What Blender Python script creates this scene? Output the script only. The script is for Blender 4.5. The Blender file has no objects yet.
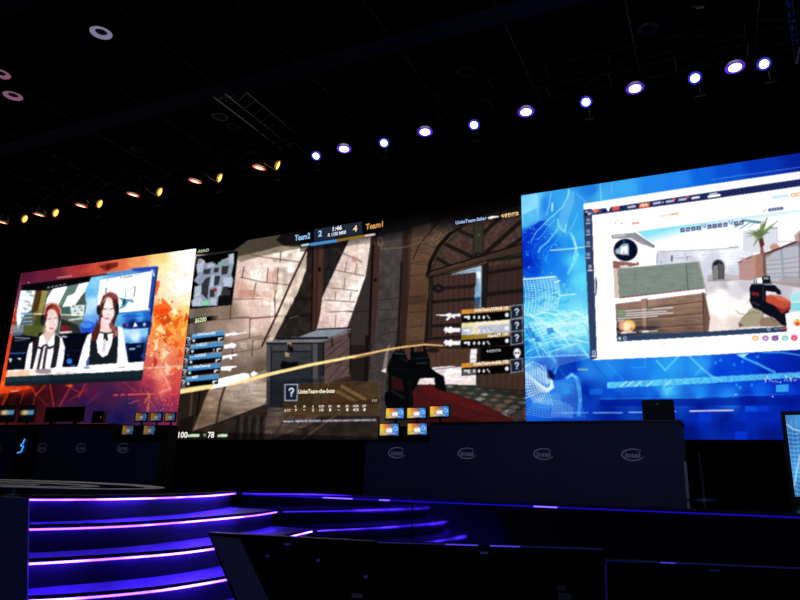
import bpy, bmesh, math, random
import numpy as np
from mathutils import Vector, Matrix

# ------------------------------------------------------------------ camera
EYE = 1.5                      # lens height over the hall floor
FOC = 668.83                   # focal length in pixels of an 800 px wide frame
def _axes(p, y, r):
    fw = np.array([-math.sin(y)*math.cos(p), math.cos(y)*math.cos(p), math.sin(p)])
    rt = np.array([math.cos(y), math.sin(y), 0.0]); up = np.cross(rt, fw)
    c, s = math.cos(r), math.sin(r)
    return c*rt + s*up, -s*rt + c*up, fw
RT, UP, FW = _axes(.26391255, .44314543, .02821872)
MM = np.array([RT, -UP, FW])
sc = bpy.context.scene
COL = sc.collection
cd = bpy.data.cameras.new('camera'); cam = bpy.data.objects.new('camera', cd); COL.objects.link(cam)
cd.sensor_width = 36.0; cd.lens = FOC*36/800; cd.clip_start = .05; cd.clip_end = 200
cam.matrix_world = Matrix(((RT[0], UP[0], -FW[0], 0), (RT[1], UP[1], -FW[1], 0), (RT[2], UP[2], -FW[2], EYE), (0, 0, 0, 1)))
sc.camera = cam
# ------------------------------------------------------------------ world, exposure
w = bpy.data.worlds.new('world'); sc.world = w; w.use_nodes = True
w.node_tree.nodes['Background'].inputs[0].default_value = (.30, .36, 1.0, 1)
w.node_tree.nodes['Background'].inputs[1].default_value = .010
def fill_spot(loc, aim, W, size, col):                  # unseen spots added behind the lens to brighten desks and logos
    ld = bpy.data.lights.new('added_fill', 'SPOT'); ld.energy = W; ld.color = col; ld.spot_size = math.radians(size); ld.spot_blend = 1; ld.shadow_soft_size = .3
    o = bpy.data.objects.new('added_fill', ld); COL.objects.link(o); o.location = loc; o.rotation_euler = (Vector(aim)-Vector(loc)).to_track_quat('-Z', 'Y').to_euler()
fill_spot((-1, -5, 8), (-2.5, 9, 1.2), 780, 62, (.55, .62, 1)); fill_spot((-9, -5, 8), (-12, 10, 1.6), 320, 46, (.6, .62, 1))
sc.view_settings.view_transform = 'Standard'; sc.view_settings.look = 'None'
sc.view_settings.exposure = 0; sc.view_settings.gamma = 1; sc.view_settings.use_curve_mapping = False

def ray(px, py):
    return MM.T @ np.array([(px-400)/FOC, (py-300)/FOC, 1.0])
def on_y(px, py, Y):
    d = ray(px, py); p = d*(Y/d[1]); return Vector((p[0], p[1], p[2]+EYE))
def on_z(px, py, Z):
    d = ray(px, py); p = d*((Z-EYE)/d[2]); return Vector((p[0], p[1], p[2]+EYE))
def project(P):                                   # n x 3 world points to picture points
    q = np.asarray(P, float) - np.array([0, 0, EYE]); v = q @ MM.T
    return 400+FOC*v[:, 0]/v[:, 2], 300+FOC*v[:, 1]/v[:, 2]
def lin(c):
    c = np.asarray(c, float)/255.0
    return np.where(c <= .04045, c/12.92, ((c+.055)/1.055)**2.4)

# ------------------------------------------------------------------ materials
def mat(name, rgb, rough=.5, metal=0.0, emit=None, strength=0.0, bump=0.0, bscale=40.0, spec=.5, vary=0.0):
    m = bpy.data.materials.new(name); m.use_nodes = True
    nt = m.node_tree; b = nt.nodes['Principled BSDF']
    c = tuple(lin(rgb)); b.inputs['Base Color'].default_value = (*c, 1)
    b.inputs['Roughness'].default_value = rough; b.inputs['Metallic'].default_value = metal
    b.inputs['Specular IOR Level'].default_value = spec
    if emit is not None:
        b.inputs['Emission Color'].default_value = (*emit, 1); b.inputs['Emission Strength'].default_value = strength
    if bump or vary:
        tc = nt.nodes.new('ShaderNodeTexCoord'); n = nt.nodes.new('ShaderNodeTexNoise')
        n.inputs['Scale'].default_value = bscale; nt.links.new(tc.outputs['Object'], n.inputs['Vector'])
        if bump:
            bp = nt.nodes.new('ShaderNodeBump'); bp.inputs['Strength'].default_value = bump
            nt.links.new(n.outputs['Fac'], bp.inputs['Height']); nt.links.new(bp.outputs['Normal'], b.inputs['Normal'])
        if vary:
            mx = nt.nodes.new('ShaderNodeMix'); mx.data_type = 'RGBA'
            mx.inputs[6].default_value = (*[v*(1-vary) for v in c], 1); mx.inputs[7].default_value = (*[min(1, v*(1+vary)) for v in c], 1)
            nt.links.new(n.outputs['Fac'], mx.inputs[0]); nt.links.new(mx.outputs[2], b.inputs['Base Color'])
    return m
def screen_mat(name, strength=1.0):
    m = bpy.data.materials.new(name); m.use_nodes = True; nt = m.node_tree; nt.nodes.clear()
    o = nt.nodes.new('ShaderNodeOutputMaterial'); e = nt.nodes.new('ShaderNodeEmission')
    a = nt.nodes.new('ShaderNodeAttribute'); a.attribute_name = 'Col'; e.inputs[1].default_value = strength
    nt.links.new(a.outputs['Color'], e.inputs[0]); nt.links.new(e.outputs[0], o.inputs[0])
    m.cycles.emission_sampling = 'NONE'
    return m
M_SCREEN = screen_mat('lit_display')
M_BLACK = mat('matte_black', (14, 14, 18), .7, bump=.1, vary=.2)
M_WALL = mat('black_drape', (10, 10, 13), .95, bump=.3, bscale=8, spec=.1)
M_CEIL = mat('dark_ceiling', (44, 44, 56), .9, bump=.2, bscale=3, vary=.3, spec=.1)
M_BEAM = mat('painted_beam', (20, 22, 48), .95, bump=.1, vary=.15, spec=.05)
M_FLOOR = mat('hall_floor', (30, 30, 36), .6, bump=.2, bscale=20, vary=.3)
M_PIPE = mat('dark_pipe', (24, 24, 28), .7, spec=.2)
M_TRUSS = mat('black_painted_truss', (7, 7, 12), .7, spec=.15)
M_STAGE = mat('gloss_black_stage', (16, 16, 26), .05, bump=.02, bscale=6, spec=.5)
M_STAGEM = mat('satin_black_stage', (26, 26, 34), .28, bump=.04, bscale=10)
M_FASCIA = mat('gloss_black_fascia', (8, 8, 12), .05, spec=.55)
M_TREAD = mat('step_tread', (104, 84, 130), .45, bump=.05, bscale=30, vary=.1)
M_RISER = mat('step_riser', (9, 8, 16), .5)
M_LIP = mat('step_nosing', (12, 12, 16), .4)
M_METAL = mat('truss_aluminium', (150, 150, 155), .35, metal=.9, bump=.05)
M_DMETAL = mat('dark_metal', (40, 40, 44), .4, metal=.8)
M_PLASTIC = mat('black_plastic', (12, 12, 14), .35)
M_DESK = mat('navy_desk_panel', (36, 42, 88), .6, bump=.03, vary=.1)
M_DESKTOP = mat('black_desk_top', (14, 14, 18), .3)
M_LOGO = mat('grey_logo_print', (225, 225, 245), .5)
M_WHITE = mat('white_lamp_shade', (190, 186, 205), .5, vary=.05)
M_SHINE = mat('pale_floor_reflection', (215, 232, 226), .5, vary=.15, bscale=3)

# ------------------------------------------------------------------ tags and mesh helpers
def tag(o, label=None, cat=None, group=None, kind=None):
    if label: o['label'] = label
    if cat: o['category'] = cat
    if group: o['group'] = group
    if kind: o['kind'] = kind
    return o
def empty(name, loc, label, cat, group=None):
    o = bpy.data.objects.new(name, None); COL.objects.link(o); o.location = loc; o.empty_display_size = .1
    return tag(o, label, cat, group)
class MB:
    def __init__(s): s.v = []; s.f = []
    def face(s, pts):
        b = len(s.v); s.v += [tuple(p) for p in pts]; s.f.append(tuple(range(b, b+len(pts)))); return s
    def box(s, x0, x1, y0, y1, z0, z1):
        b = len(s.v)
        s.v += [(x, y, z) for z in (z0, z1) for y in (y0, y1) for x in (x0, x1)]
        s.f += [tuple(b+i for i in q) for q in ((0, 2, 3, 1), (4, 5, 7, 6), (0, 1, 5, 4), (1, 3, 7, 5), (3, 2, 6, 7), (2, 0, 4, 6))]
        return s
    def prism(s, base, top):                      # two loops of the same length
        b = len(s.v); n = len(base); s.v += [tuple(p) for p in base]+[tuple(p) for p in top]
        s.f.append(tuple(b+i for i in range(n))[::-1]); s.f.append(tuple(b+n+i for i in range(n)))
        for i in range(n):
            j = (i+1) % n; s.f.append((b+i, b+j, b+n+j, b+n+i))
        return s
    def tube(s, a, c, r, n=8, r2=None):
        a = Vector(a); c = Vector(c); d = (c-a).normalized(); r2 = r if r2 is None else r2
        u = d.orthogonal().normalized(); w_ = d.cross(u)
        return s.prism([a+(u*math.cos(t)+w_*math.sin(t))*r for t in [2*math.pi*i/n for i in range(n)]],
                       [c+(u*math.cos(t)+w_*math.sin(t))*r2 for t in [2*math.pi*i/n for i in range(n)]])
    def lathe(s, c, prof, axis=(0, 0, 1), n=24, close=True):  # prof: (radius, height)
        c = Vector(c); d = Vector(axis).normalized(); u = d.orthogonal().normalized(); w_ = d.cross(u)
        b = len(s.v); k = len(prof)
        for r, h in prof:
            for i in range(n):
                t = 2*math.pi*i/n; s.v.append(tuple(c+d*h+(u*math.cos(t)+w_*math.sin(t))*r))
        for j in range(k-1):
            for i in range(n):
                q = (i+1) % n; s.f.append((b+j*n+i, b+j*n+q, b+(j+1)*n+q, b+(j+1)*n+i))
        if close:
            s.f.append(tuple(b+i for i in range(n))[::-1]); s.f.append(tuple(b+(k-1)*n+i for i in range(n)))
        return s
    def build(s, name, m, parent=None, bevel=0.0, smooth=False, loc=None):
        me = bpy.data.meshes.new(name)
        off = Vector(loc) if loc is not None else (parent_origin(parent) if parent else Vector((0, 0, 0)))
        me.from_pydata([tuple(Vector(p)-off) for p in s.v], [], s.f)
        bm = bmesh.new(); bm.from_mesh(me); bmesh.ops.recalc_face_normals(bm, faces=bm.faces[:])
        if bevel: bmesh.ops.bevel(bm, geom=bm.edges[:], offset=bevel, segments=2, affect='EDGES', clamp_overlap=True)
        bm.to_mesh(me); bm.free(); me.materials.append(m)
        if smooth:
            for p in me.polygons: p.use_smooth = len(p.vertices) == 4
        o = bpy.data.objects.new(name, me); COL.objects.link(o)
        if parent: o.parent = parent
        if loc is not None: o.location = loc
        return o
def parent_origin(p):
    v = Vector((0, 0, 0))
    while p: v = v+Vector(p.location); p = p.parent
    return v
def text_mesh(s):
    cu = bpy.data.curves.new('t', 'FONT'); cu.body = s; cu.resolution_u = 3; cu.offset = .028
    o = bpy.data.objects.new('t', cu); COL.objects.link(o)
    dg = bpy.context.evaluated_depsgraph_get(); me = bpy.data.meshes.new_from_object(o.evaluated_get(dg))
    v = [tuple(p.co)[:2] for p in me.vertices]; f = [tuple(p.vertices) for p in me.polygons]
    bpy.data.objects.remove(o); bpy.data.curves.remove(cu); bpy.data.meshes.remove(me)
    if not v: return [], []
    x0 = min(p[0] for p in v); x1 = max(p[0] for p in v); y0 = 0.0; y1 = max(p[1] for p in v)
    return [((x-x0)/(x1-x0), (y-y0)/(y1-y0)) for x, y in v], f
class Lettering:                                  # words on one upright plane, coloured per vertex
    def __init__(s, Y): s.Y = Y; s.v = []; s.f = []; s.c = []
    def put(s, txt, a, b, hpx, col):              # a, b: baseline ends, hpx: letter height
        p0 = on_y(*a, s.Y); p1 = on_y(*b, s.Y); p2 = on_y(a[0], a[1]-hpx, s.Y)
        up = Vector((0, 0, p2.z-p0.z)); tv, tf = text_mesh(txt); k = len(s.v)
        s.v += [tuple(p0+(p1-p0)*x+up*y) for x, y in tv]; s.f += [tuple(k+i for i in q) for q in tf]
        s.c += [tuple(lin(col))+(1,)]*len(tv)
    def quad(s, pts, col):
        k = len(s.v); s.v += [tuple(on_y(*p, s.Y)) for p in pts]; s.f.append(tuple(range(k, k+len(pts))))
        s.c += [tuple(lin(col))+(1,)]*len(pts)
    def build(s, name, parent):
        me = bpy.data.meshes.new(name); o_ = parent_origin(parent)
        me.from_pydata([tuple(Vector(p)-o_) for p in s.v], [], s.f)
        at = me.color_attributes.new('Col', 'FLOAT_COLOR', 'POINT'); at.data.foreach_set('color', np.array(s.c, np.float32).ravel())
        me.materials.append(M_SCREEN); o = bpy.data.objects.new(name, me); COL.objects.link(o); o.parent = parent
        return o

# ------------------------------------------------------------------ canvas the LED walls show
class Canvas:
    def __init__(s, x0, y0, x1, y1, S=2, base=(0, 0, 0)):
        s.x0, s.y0, s.S = x0, y0, S; s.W = int((x1-x0)*S); s.H = int((y1-y0)*S)
        s.a = np.zeros((s.H, s.W, 3), np.float32); s.a[:] = np.array(base)/255.0
        s.yy, s.xx = np.mgrid[0:s.H, 0:s.W].astype(np.float32); s.xx = s.xx/S+x0+.25; s.yy = s.yy/S+y0+.25
        s.v(0, 0, 1)
    def v(s, ox, oy, k): s.o = (ox, oy, k)
    def T(s, pts): ox, oy, k = s.o; return [(ox+x/k, oy+y/k) for x, y in pts]
    def bb(s, x0, y0, x1, y1):
        c = lambda v, n: int(max(0, min(n, v)))
        return (slice(c((y0-s.y0)*s.S-1, s.H), c((y1-s.y0)*s.S+2, s.H)), slice(c((x0-s.x0)*s.S-1, s.W), c((x1-s.x0)*s.S+2, s.W)))
    def inside(s, pts, sl):
        X = s.xx[sl]; Y = s.yy[sl]; m = np.zeros(X.shape, bool); n = len(pts)
        for i in range(n):
            xa, ya = pts[i]; xb, yb = pts[(i+1) % n]
            if ya == yb: continue
            m ^= ((ya > Y) != (yb > Y)) & (X < (xb-xa)*(Y-ya)/(yb-ya)+xa)
        return m
    def mix(s, sl, al, col):
        if isinstance(col, np.ndarray) and col.ndim == 3: c = col
        else: c = np.array(col, np.float32)/255.0
        s.a[sl] = s.a[sl]*(1-al[..., None])+c*al[..., None]
    def poly(s, pts, col, a=1.0):
        pts = s.T(pts); xs = [p[0] for p in pts]; ys = [p[1] for p in pts]
        sl = s.bb(min(xs), min(ys), max(xs), max(ys)); s.mix(sl, s.inside(pts, sl).astype(np.float32)*a, col)
    def grad(s, pts, c0, c1, p0, p1, a0=1.0, a1=1.0):
        pts = s.T(pts); (ax, ay), (bx, by) = s.T([p0, p1]); xs = [p[0] for p in pts]; ys = [p[1] for p in pts]
        sl = s.bb(min(xs), min(ys), max(xs), max(ys)); L = (bx-ax)**2+(by-ay)**2
        t = np.clip(((s.xx[sl]-ax)*(bx-ax)+(s.yy[sl]-ay)*(by-ay))/L, 0, 1)[..., None]
        c = (np.array(c0)*(1-t)+np.array(c1)*t)/255.0
        s.mix(sl, s.inside(pts, sl)*(a0*(1-t[..., 0])+a1*t[..., 0]), c.astype(np.float32))
    def line(s, pts, wd, col, a=1.0, w2=None):
        k = s.o[2]; pts = s.T(pts); wd = wd/k/2; w2 = wd if w2 is None else w2/k/2; n = len(pts)-1
        for i in range(n):
            (ax, ay), (bx, by) = pts[i], pts[i+1]; wa = wd+(w2-wd)*i/n; wb = wd+(w2-wd)*(i+1)/n; m = max(wa, wb)+.6
            sl = s.bb(min(ax, bx)-m, min(ay, by)-m, max(ax, bx)+m, max(ay, by)+m); L = (bx-ax)**2+(by-ay)**2+1e-9
            t = np.clip(((s.xx[sl]-ax)*(bx-ax)+(s.yy[sl]-ay)*(by-ay))/L, 0, 1)
            d = np.hypot(s.xx[sl]-ax-t*(bx-ax), s.yy[sl]-ay-t*(by-ay))
            s.mix(sl, np.clip((wa+(wb-wa)*t-d)*1.6+.5, 0, 1)*a*np.minimum(1, (wa+(wb-wa)*t)*3), col)
    def ell(s, cx, cy, rx, ry, col, a=1.0, soft=.15, rot=0.0):
        k = s.o[2]; (cx, cy), = s.T([(cx, cy)]); rx /= k; ry /= k; m = max(rx, ry)*(1+soft)+.5
        sl = s.bb(cx-m, cy-m, cx+m, cy+m); X = s.xx[sl]-cx; Y = s.yy[sl]-cy; c, n = math.cos(rot), math.sin(rot)
        d = np.hypot((X*c+Y*n)/rx, (-X*n+Y*c)/ry); s.mix(sl, np.clip((1+soft-d)/(2*soft), 0, 1)*a, col)
    def ring(s, cx, cy, rx, ry, wd, col, a=1.0, n=40, t0=0, t1=6.2832):
        s.line([(cx+rx*math.cos(t0+(t1-t0)*i/n), cy+ry*math.sin(t0+(t1-t0)*i/n)) for i in range(n+1)], wd, col, a)
    def scatter(s, pts, ctl, a=1.0, p=1.5, warp=0.0, seed=1):
        pts = s.T(pts); xs = [q[0] for q in pts]; ys = [q[1] for q in pts]; sl = s.bb(min(xs), min(ys), max(xs), max(ys))
        X = s.xx[sl]; Y = s.yy[sl]; acc = np.zeros(X.shape+(3,), np.float32); ws = np.zeros(X.shape, np.float32)
        if warp: X = X+s.noise(sl, 9, seed)*warp; Y = Y+s.noise(sl, 9, seed+7)*warp
        for (cx, cy), col in zip(s.T([(q[0], q[1]) for q in ctl]), [q[2] for q in ctl]):
            w_ = 1/((X-cx)**2+(Y-cy)**2+4)**p; ws += w_; acc += w_[..., None]*np.array(col, np.float32)/255
        s.mix(sl, s.inside(pts, sl)*a, acc/ws[..., None])
    def noise(s, sl, cell, seed, cy=None):
        cy = cy or cell; r = np.random.RandomState(seed); X = (s.xx[sl]-s.x0)/cell; Y = (s.yy[sl]-s.y0)/cy
        g = r.rand(int(Y.max())+3, int(X.max())+3).astype(np.float32)*2-1
        i = Y.astype(int); j = X.astype(int); fy = Y-i; fx = X-j; fx = fx*fx*(3-2*fx); fy = fy*fy*(3-2*fy)
        return (g[i, j]*(1-fx)+g[i, j+1]*fx)*(1-fy)+(g[i+1, j]*(1-fx)+g[i+1, j+1]*fx)*fy
    def grain(s, pts, amp, cell, seed, cy=None):  # multiplies by 1 +- amp
        pts = s.T(pts); xs = [q[0] for q in pts]; ys = [q[1] for q in pts]; sl = s.bb(min(xs), min(ys), max(xs), max(ys))
        if s.a[sl].size == 0: return
        m = s.inside(pts, sl)*s.noise(sl, cell, seed, cy)*amp; s.a[sl] *= np.clip(1+m, 0, 3)[..., None]
    def blur(s, n=1):
        for _ in range(n):
            b = s.a; p = np.pad(b, ((1, 1), (1, 1), (0, 0)), 'edge')
            b = (p[:-2]+2*p[1:-1]+p[2:])/4; s.a = (b[:, :-2]+2*b[:, 1:-1]+b[:, 2:])/4
    def sample(s, px, py):
        X = np.clip((px-s.x0-.25)*s.S, 0, s.W-1.001); Y = np.clip((py-s.y0-.25)*s.S, 0, s.H-1.001)
        i = Y.astype(int); j = X.astype(int); fx = (X-j)[..., None]; fy = (Y-i)[..., None]; A = s.a
        return (A[i, j]*(1-fx)+A[i, j+1]*fx)*(1-fy)+(A[i+1, j]*(1-fx)+A[i+1, j+1]*fx)*fy

def display(name, parent, cv, Y, x0, x1, z0, zt0, zt1, nx, ny, m=None):
    u, v_ = np.meshgrid(np.linspace(0, 1, nx), np.linspace(0, 1, ny)); zt = zt0+(zt1-zt0)*u
    P = np.stack([x0+(x1-x0)*u, np.full_like(u, Y), z0+(zt-z0)*v_], -1).reshape(-1, 3)
    px, py = project(P); c = np.clip(cv.sample(px, py), 0, 2)
    c = np.where(c <= .04045, c/12.92, ((c+.055)/1.055)**2.4)*(1+.25*np.clip((c.min(-1, keepdims=True)-.88)/.12, 0, 1))
    o_ = np.array(parent_origin(parent)); me = bpy.data.meshes.new(name)
    idx = (np.arange(ny-1)[:, None]*nx+np.arange(nx-1)[None]).ravel()
    q = np.stack([idx, idx+1, idx+nx+1, idx+nx], -1); nf = len(q)
    me.vertices.add(len(P)); me.vertices.foreach_set('co', (P-o_).astype(np.float32).ravel())
    me.loops.add(nf*4); me.loops.foreach_set('vertex_index', q.astype(np.int32).ravel())
    me.polygons.add(nf); me.polygons.foreach_set('loop_start', np.arange(0, nf*4, 4, dtype=np.int32))
    me.update(calc_edges=True)
    at = me.color_attributes.new('Col', 'FLOAT_COLOR', 'POINT')
    at.data.foreach_set('color', np.concatenate([c, np.ones((len(c), 1))], 1).astype(np.float32).ravel())
    me.materials.append(m or M_SCREEN); o = bpy.data.objects.new(name, me); COL.objects.link(o); o.parent = parent
    return o

# =================================================================== LED WALL PICTURES
WH = (255, 255, 255)
def paint_left():
    c = Canvas(-40, 235, 205, 480, 2, (60, 25, 60)); rnd = random.Random(3)
    full = [(-40, 235), (205, 235), (205, 480), (-40, 480)]
    c.scatter(full, [(22, 276, (95, 30, 62)), (50, 272, (120, 38, 66)), (80, 268, (175, 62, 66)), (100, 266, (200, 90, 70)), (120, 262, (225, 120, 80)),
        (140, 258, (245, 165, 105)), (160, 258, (255, 215, 140)), (178, 256, (255, 250, 235)), (190, 255, (255, 255, 255)), (172, 275, (255, 252, 235)), (188, 285, (255, 255, 253)), (165, 268, (255, 244, 190)), (176, 288, (255, 255, 250)), (168, 300, (255, 246, 225)), (186, 262, (255, 255, 255)),
        (161, 285, (255, 236, 200)), (170, 300, (255, 236, 190)), (186, 300, (255, 246, 215)), (180, 293, (255, 255, 240)), (186, 310, (255, 215, 130)), (160, 312, (255, 140, 40)), (178, 318, (255, 180, 70)), (187, 325, (255, 165, 60)), (160, 322, (255, 130, 45)), (172, 326, (255, 160, 60)), (186, 335, (255, 150, 60)),
        (156, 330, (255, 160, 80)), (170, 335, (255, 175, 90)), (183, 345, (250, 150, 80)), (152, 345, (245, 150, 110)), (165, 352, (250, 185, 150)), (175, 360, (235, 130, 95)),
        (150, 365, (220, 105, 95)), (160, 372, (245, 165, 135)), (176, 378, (215, 90, 80)), (148, 382, (180, 65, 90)), (165, 388, (235, 120, 110)), (172, 392, (205, 70, 85)),
        (130, 386, (110, 38, 78)), (145, 395, (120, 40, 85)), (170, 402, (160, 50, 90)), (160, 412, (110, 45, 110)), (173, 418, (140, 45, 95)), (130, 408, (52, 34, 92)), (110, 395, (75, 34, 82)),
        (90, 392, (95, 32, 75)), (100, 415, (38, 30, 90)), (120, 420, (32, 28, 88)), (75, 395, (75, 26, 62)), (70, 405, (70, 30, 75)), (85, 405, (55, 30, 80)), (55, 390, (70, 20, 38)),
        (40, 395, (70, 18, 30)), (30, 400, (45, 12, 22)), (20, 402, (28, 8, 16)), (5, 402, (40, 10, 14)), (10, 396, (50, 12, 14)), (25, 388, (170, 40, 20)), (8, 389, (235, 75, 30)), (0, 386, (255, 120, 50)),
        (3, 370, (245, 90, 40)), (6, 350, (235, 80, 40)), (10, 335, (225, 70, 45)), (13, 320, (190, 60, 50)), (15, 305, (150, 70, 100)), (18, 290, (120, 45, 85)),
        (60, 440, (20, 15, 50)), (150, 440, (20, 15, 60)), (-20, 400, (120, 40, 30)), (-20, 470, (30, 10, 20))], warp=1.2, seed=5)
    for i in range(190):                                                  # crystal shards of the fiery column
        y = rnd.triangular(296, 385, 335); x = rnd.uniform(150, 189)-(y-300)*.1; r = rnd.uniform(1, 4.2)
        col = rnd.choice([(255, 120, 40), (255, 235, 190), (235, 85, 35), (255, 190, 90), (200, 70, 40), (255, 210, 150), (215, 90, 60)])
        c.poly([(x+rnd.uniform(-r, r), y+rnd.uniform(-r, r)) for _ in range(3)], col, rnd.uniform(.3, .75))
    for pts, col in (([(158, 318), (166, 309), (172, 321), (163, 326)], (214, 76, 24)), ([(172, 322), (181, 316), (176, 331)], (236, 104, 30)), ([(155, 330), (161, 324), (165, 334)], (255, 232, 190)), ([(166, 328), (173, 334), (165, 340)], (222, 84, 30)), ([(180, 330), (187, 326), (183, 338)], (255, 214, 120)),
            ([(160, 336), (165, 333), (167, 345)], (200, 66, 30)), ([(170, 312), (176, 306), (178, 316)], (255, 246, 214)), ([(153, 341), (159, 338), (157, 350)], (255, 226, 180)), ([(174, 340), (181, 343), (175, 350)], (236, 110, 50)), ([(162, 348), (169, 352), (163, 360)], (255, 226, 196)), ([(180, 348), (184, 356), (177, 358)], (226, 90, 50)), ([(154, 356), (158, 362), (153, 370)], (190, 56, 50)), ([(165, 362), (172, 368), (166, 376)], (255, 214, 190)), ([(186, 312), (190, 318), (184, 322)], (214, 80, 30)), ([(148, 318), (153, 312), (155, 324)], (255, 200, 130))):
        c.poly(pts, col, .85)
    for i in range(70):
        y = rnd.uniform(300, 375); x = rnd.uniform(150, 188)-(y-300)*.1; c.ell(x, y, rnd.uniform(.5, 1.6), rnd.uniform(.5, 1.4), rnd.choice([(255, 250, 225), (255, 225, 150), (205, 70, 30)]), .8)
    c.v(120, 240, 8)
    c.poly([(285, 330), (320, 330), (315, 370), (290, 440), (270, 450)], (240, 110, 60))
    c.poly([(265, 530), (335, 510), (330, 460), (360, 480), (415, 540), (370, 600), (262, 595)], (250, 110, 40), .9)
    c.poly([(270, 560), (380, 540), (400, 580), (300, 600)], (235, 80, 30), .7)
    c.poly([(425, 355), (445, 375), (455, 410), (435, 385)], (255, 220, 150))
    c.v(70, 255, 8)
    c.poly([(230, 90), (300, 65), (385, 55), (380, 95), (290, 130)], (120, 35, 30), .8); c.poly([(285, 85), (330, 75), (300, 125)], (80, 20, 25), .7)
    c.poly([(70, 150), (120, 100), (220, 70), (240, 130)], (215, 90, 75), .5)
    c.line([(470, 70), (490, 85)], 6, (255, 220, 190), .7)
    c.v(0, 260, 8)
    for k in range(8): c.line([(460+k*15, 141-k*1.8), (470+k*15, 140-k*1.8)], 7, (250, 190, 190), .9)
    c.ell(228, 180, 4, 4, WH); c.line([(130, 270), (160, 275)], 4, (255, 150, 90), .8); c.line([(115, 350), (145, 375)], 5, (255, 170, 100), .8)
    for i in range(60):
        y = rnd.uniform(380, 600); c.ell(125-(y-380)*.18+rnd.uniform(-14, 22), y, rnd.uniform(3, 10), rnd.uniform(3, 10), rnd.choice([(255, 160, 70), (230, 60, 40), (150, 40, 60), (255, 90, 50)]), .6)
    # ------------- video window of the two presenters
    c.v(0, 0, 1); win = [(21.9, 285.2), (157.6, 266.9), (141.9, 380.6), (4.5, 386.5)]
    c.poly(win, (22, 26, 38))
    c.v(0, 260, 8)
    c.poly([(175, 235), (730, 160), (690, 600), (100, 600)], (105, 112, 100))
    c.poly([(285, 240), (380, 230), (350, 330), (330, 620), (160, 620), (250, 420)], (118, 104, 56)); c.poly([(290, 240), (325, 235), (330, 300), (300, 400), (245, 440), (280, 330)], (92, 62, 34))
    c.poly([(340, 235), (385, 235), (345, 400), (300, 520), (310, 380)], (158, 152, 84)); c.poly([(300, 430), (340, 450), (300, 600), (240, 600)], (78, 84, 40))
    c.poly([(165, 245), (285, 240), (250, 400), (195, 440), (140, 560), (130, 450)], (238, 246, 250))
    for p in ((215, 250, 60), (240, 280, 40), (205, 330, 50), (230, 360, 30), (190, 385, 30)): c.line([(p[0], p[1]), (p[0]+p[2]*.6, p[1]+8)], 14, (120, 140, 130), .6)
    c.poly([(430, 220), (540, 210), (480, 360), (430, 345), (355, 390), (380, 300)], WH)
    c.poly([(540, 212), (632, 188), (600, 262), (540, 292), (492, 370), (470, 350)], (112, 142, 132))
    c.poly([(630, 190), (735, 162), (700, 232), (650, 290), (602, 366), (498, 376), (540, 290), (600, 262)], WH)
    c.poly([(705, 228), (712, 350), (602, 360), (650, 288)], (88, 102, 92)); c.poly([(490, 382), (575, 366), (560, 445), (486, 445)], (74, 116, 110))
    c.poly([(560, 366), (680, 358), (668, 452), (572, 446)], (222, 236, 235))
    for x, y in ((590, 372), (640, 378), (600, 408), (655, 400), (625, 432)): c.ell(x, y, 11, 8, (100, 130, 125), .8)
    c.poly([(170, 200), (730, 125), (725, 172), (600, 196), (440, 226), (380, 246), (175, 242)], (8, 10, 14))
    for k in range(5): c.line([(380+k*32, 222-k*6), (395+k*32, 218-k*6)], 9, (200, 215, 225), .8)
    c.line([(250, 430), (560, 440), (700, 436)], 9, (250, 246, 220), .95)
    for y in (432, 462, 492, 520): c.line([(178, y), (262, y-4)], 15, (60, 110, 160), .8); c.line([(182, y+2), (255, y-2)], 6, (220, 240, 255), .9)
    c.poly([(490, 470), (620, 520), (660, 600), (470, 600)], (52, 52, 46)); c.poly([(495, 522), (545, 524), (562, 562), (490, 575)], (128, 40, 46)); c.line([(485, 580), (565, 575)], 14, (240, 230, 235))
    c.line([(555, 480), (660, 466)], 16, (214, 226, 224), .9)
    c.v(70, 255, 8)                                                       # blue half behind the second presenter
    c.scatter([(172, 178), (705, 95), (640, 640), (80, 640), (130, 420), (120, 280)], [(190, 220, (150, 215, 245)), (170, 300, (120, 195, 240)), (190, 380, (205, 235, 250)), (140, 440, (190, 225, 250)),
        (170, 520, (120, 180, 240)), (130, 590, (40, 90, 210)), (200, 570, (60, 130, 225)), (450, 150, (110, 170, 225)), (620, 130, (60, 110, 200)), (400, 480, (110, 200, 240)), (480, 490, (50, 130, 220)), (560, 500, (90, 180, 235)), (620, 470, (40, 110, 210)), (500, 540, (20, 50, 140)), (600, 560, (15, 40, 120)), (420, 620, (140, 215, 245))])
    c.poly([(240, 200), (652, 128), (660, 200), (636, 440), (500, 462), (385, 470), (225, 470), (220, 380)], (252, 254, 255))
    c.line([(500, 118), (690, 102)], 26, (44, 84, 190), .9); c.line([(300, 148), (500, 122)], 14, (110, 180, 235), .8)
    c.line([(668, 150), (650, 300), (636, 420)], 20, (40, 74, 170), .9); c.line([(700, 100), (664, 350), (648, 480)], 12, (20, 30, 90)); c.line([(655, 120), (672, 165)], 14, (190, 225, 250))
    c.line([(425, 182), (500, 168)], 5, (50, 70, 110)); c.line([(500, 168), (575, 155)], 3, (90, 110, 140)); c.ell(300, 202, 4, 5, (60, 70, 90)); c.ell(405, 182, 4, 5, (60, 70, 90))
    c.line([(522, 252), (512, 330)], 8, (110, 90, 90), .8); c.line([(515, 255), (440, 300)], 4, (150, 180, 200), .8); c.line([(445, 290), (440, 350)], 6, (100, 150, 170)); c.line([(290, 265), (285, 300)], 8, (70, 90, 130))
    c.poly([(390, 335), (440, 350), (505, 355), (512, 388), (470, 370), (440, 420), (395, 435), (420, 380)], (100, 165, 190), .9); c.poly([(425, 360), (450, 350), (440, 400), (420, 400)], (40, 80, 110))
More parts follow.
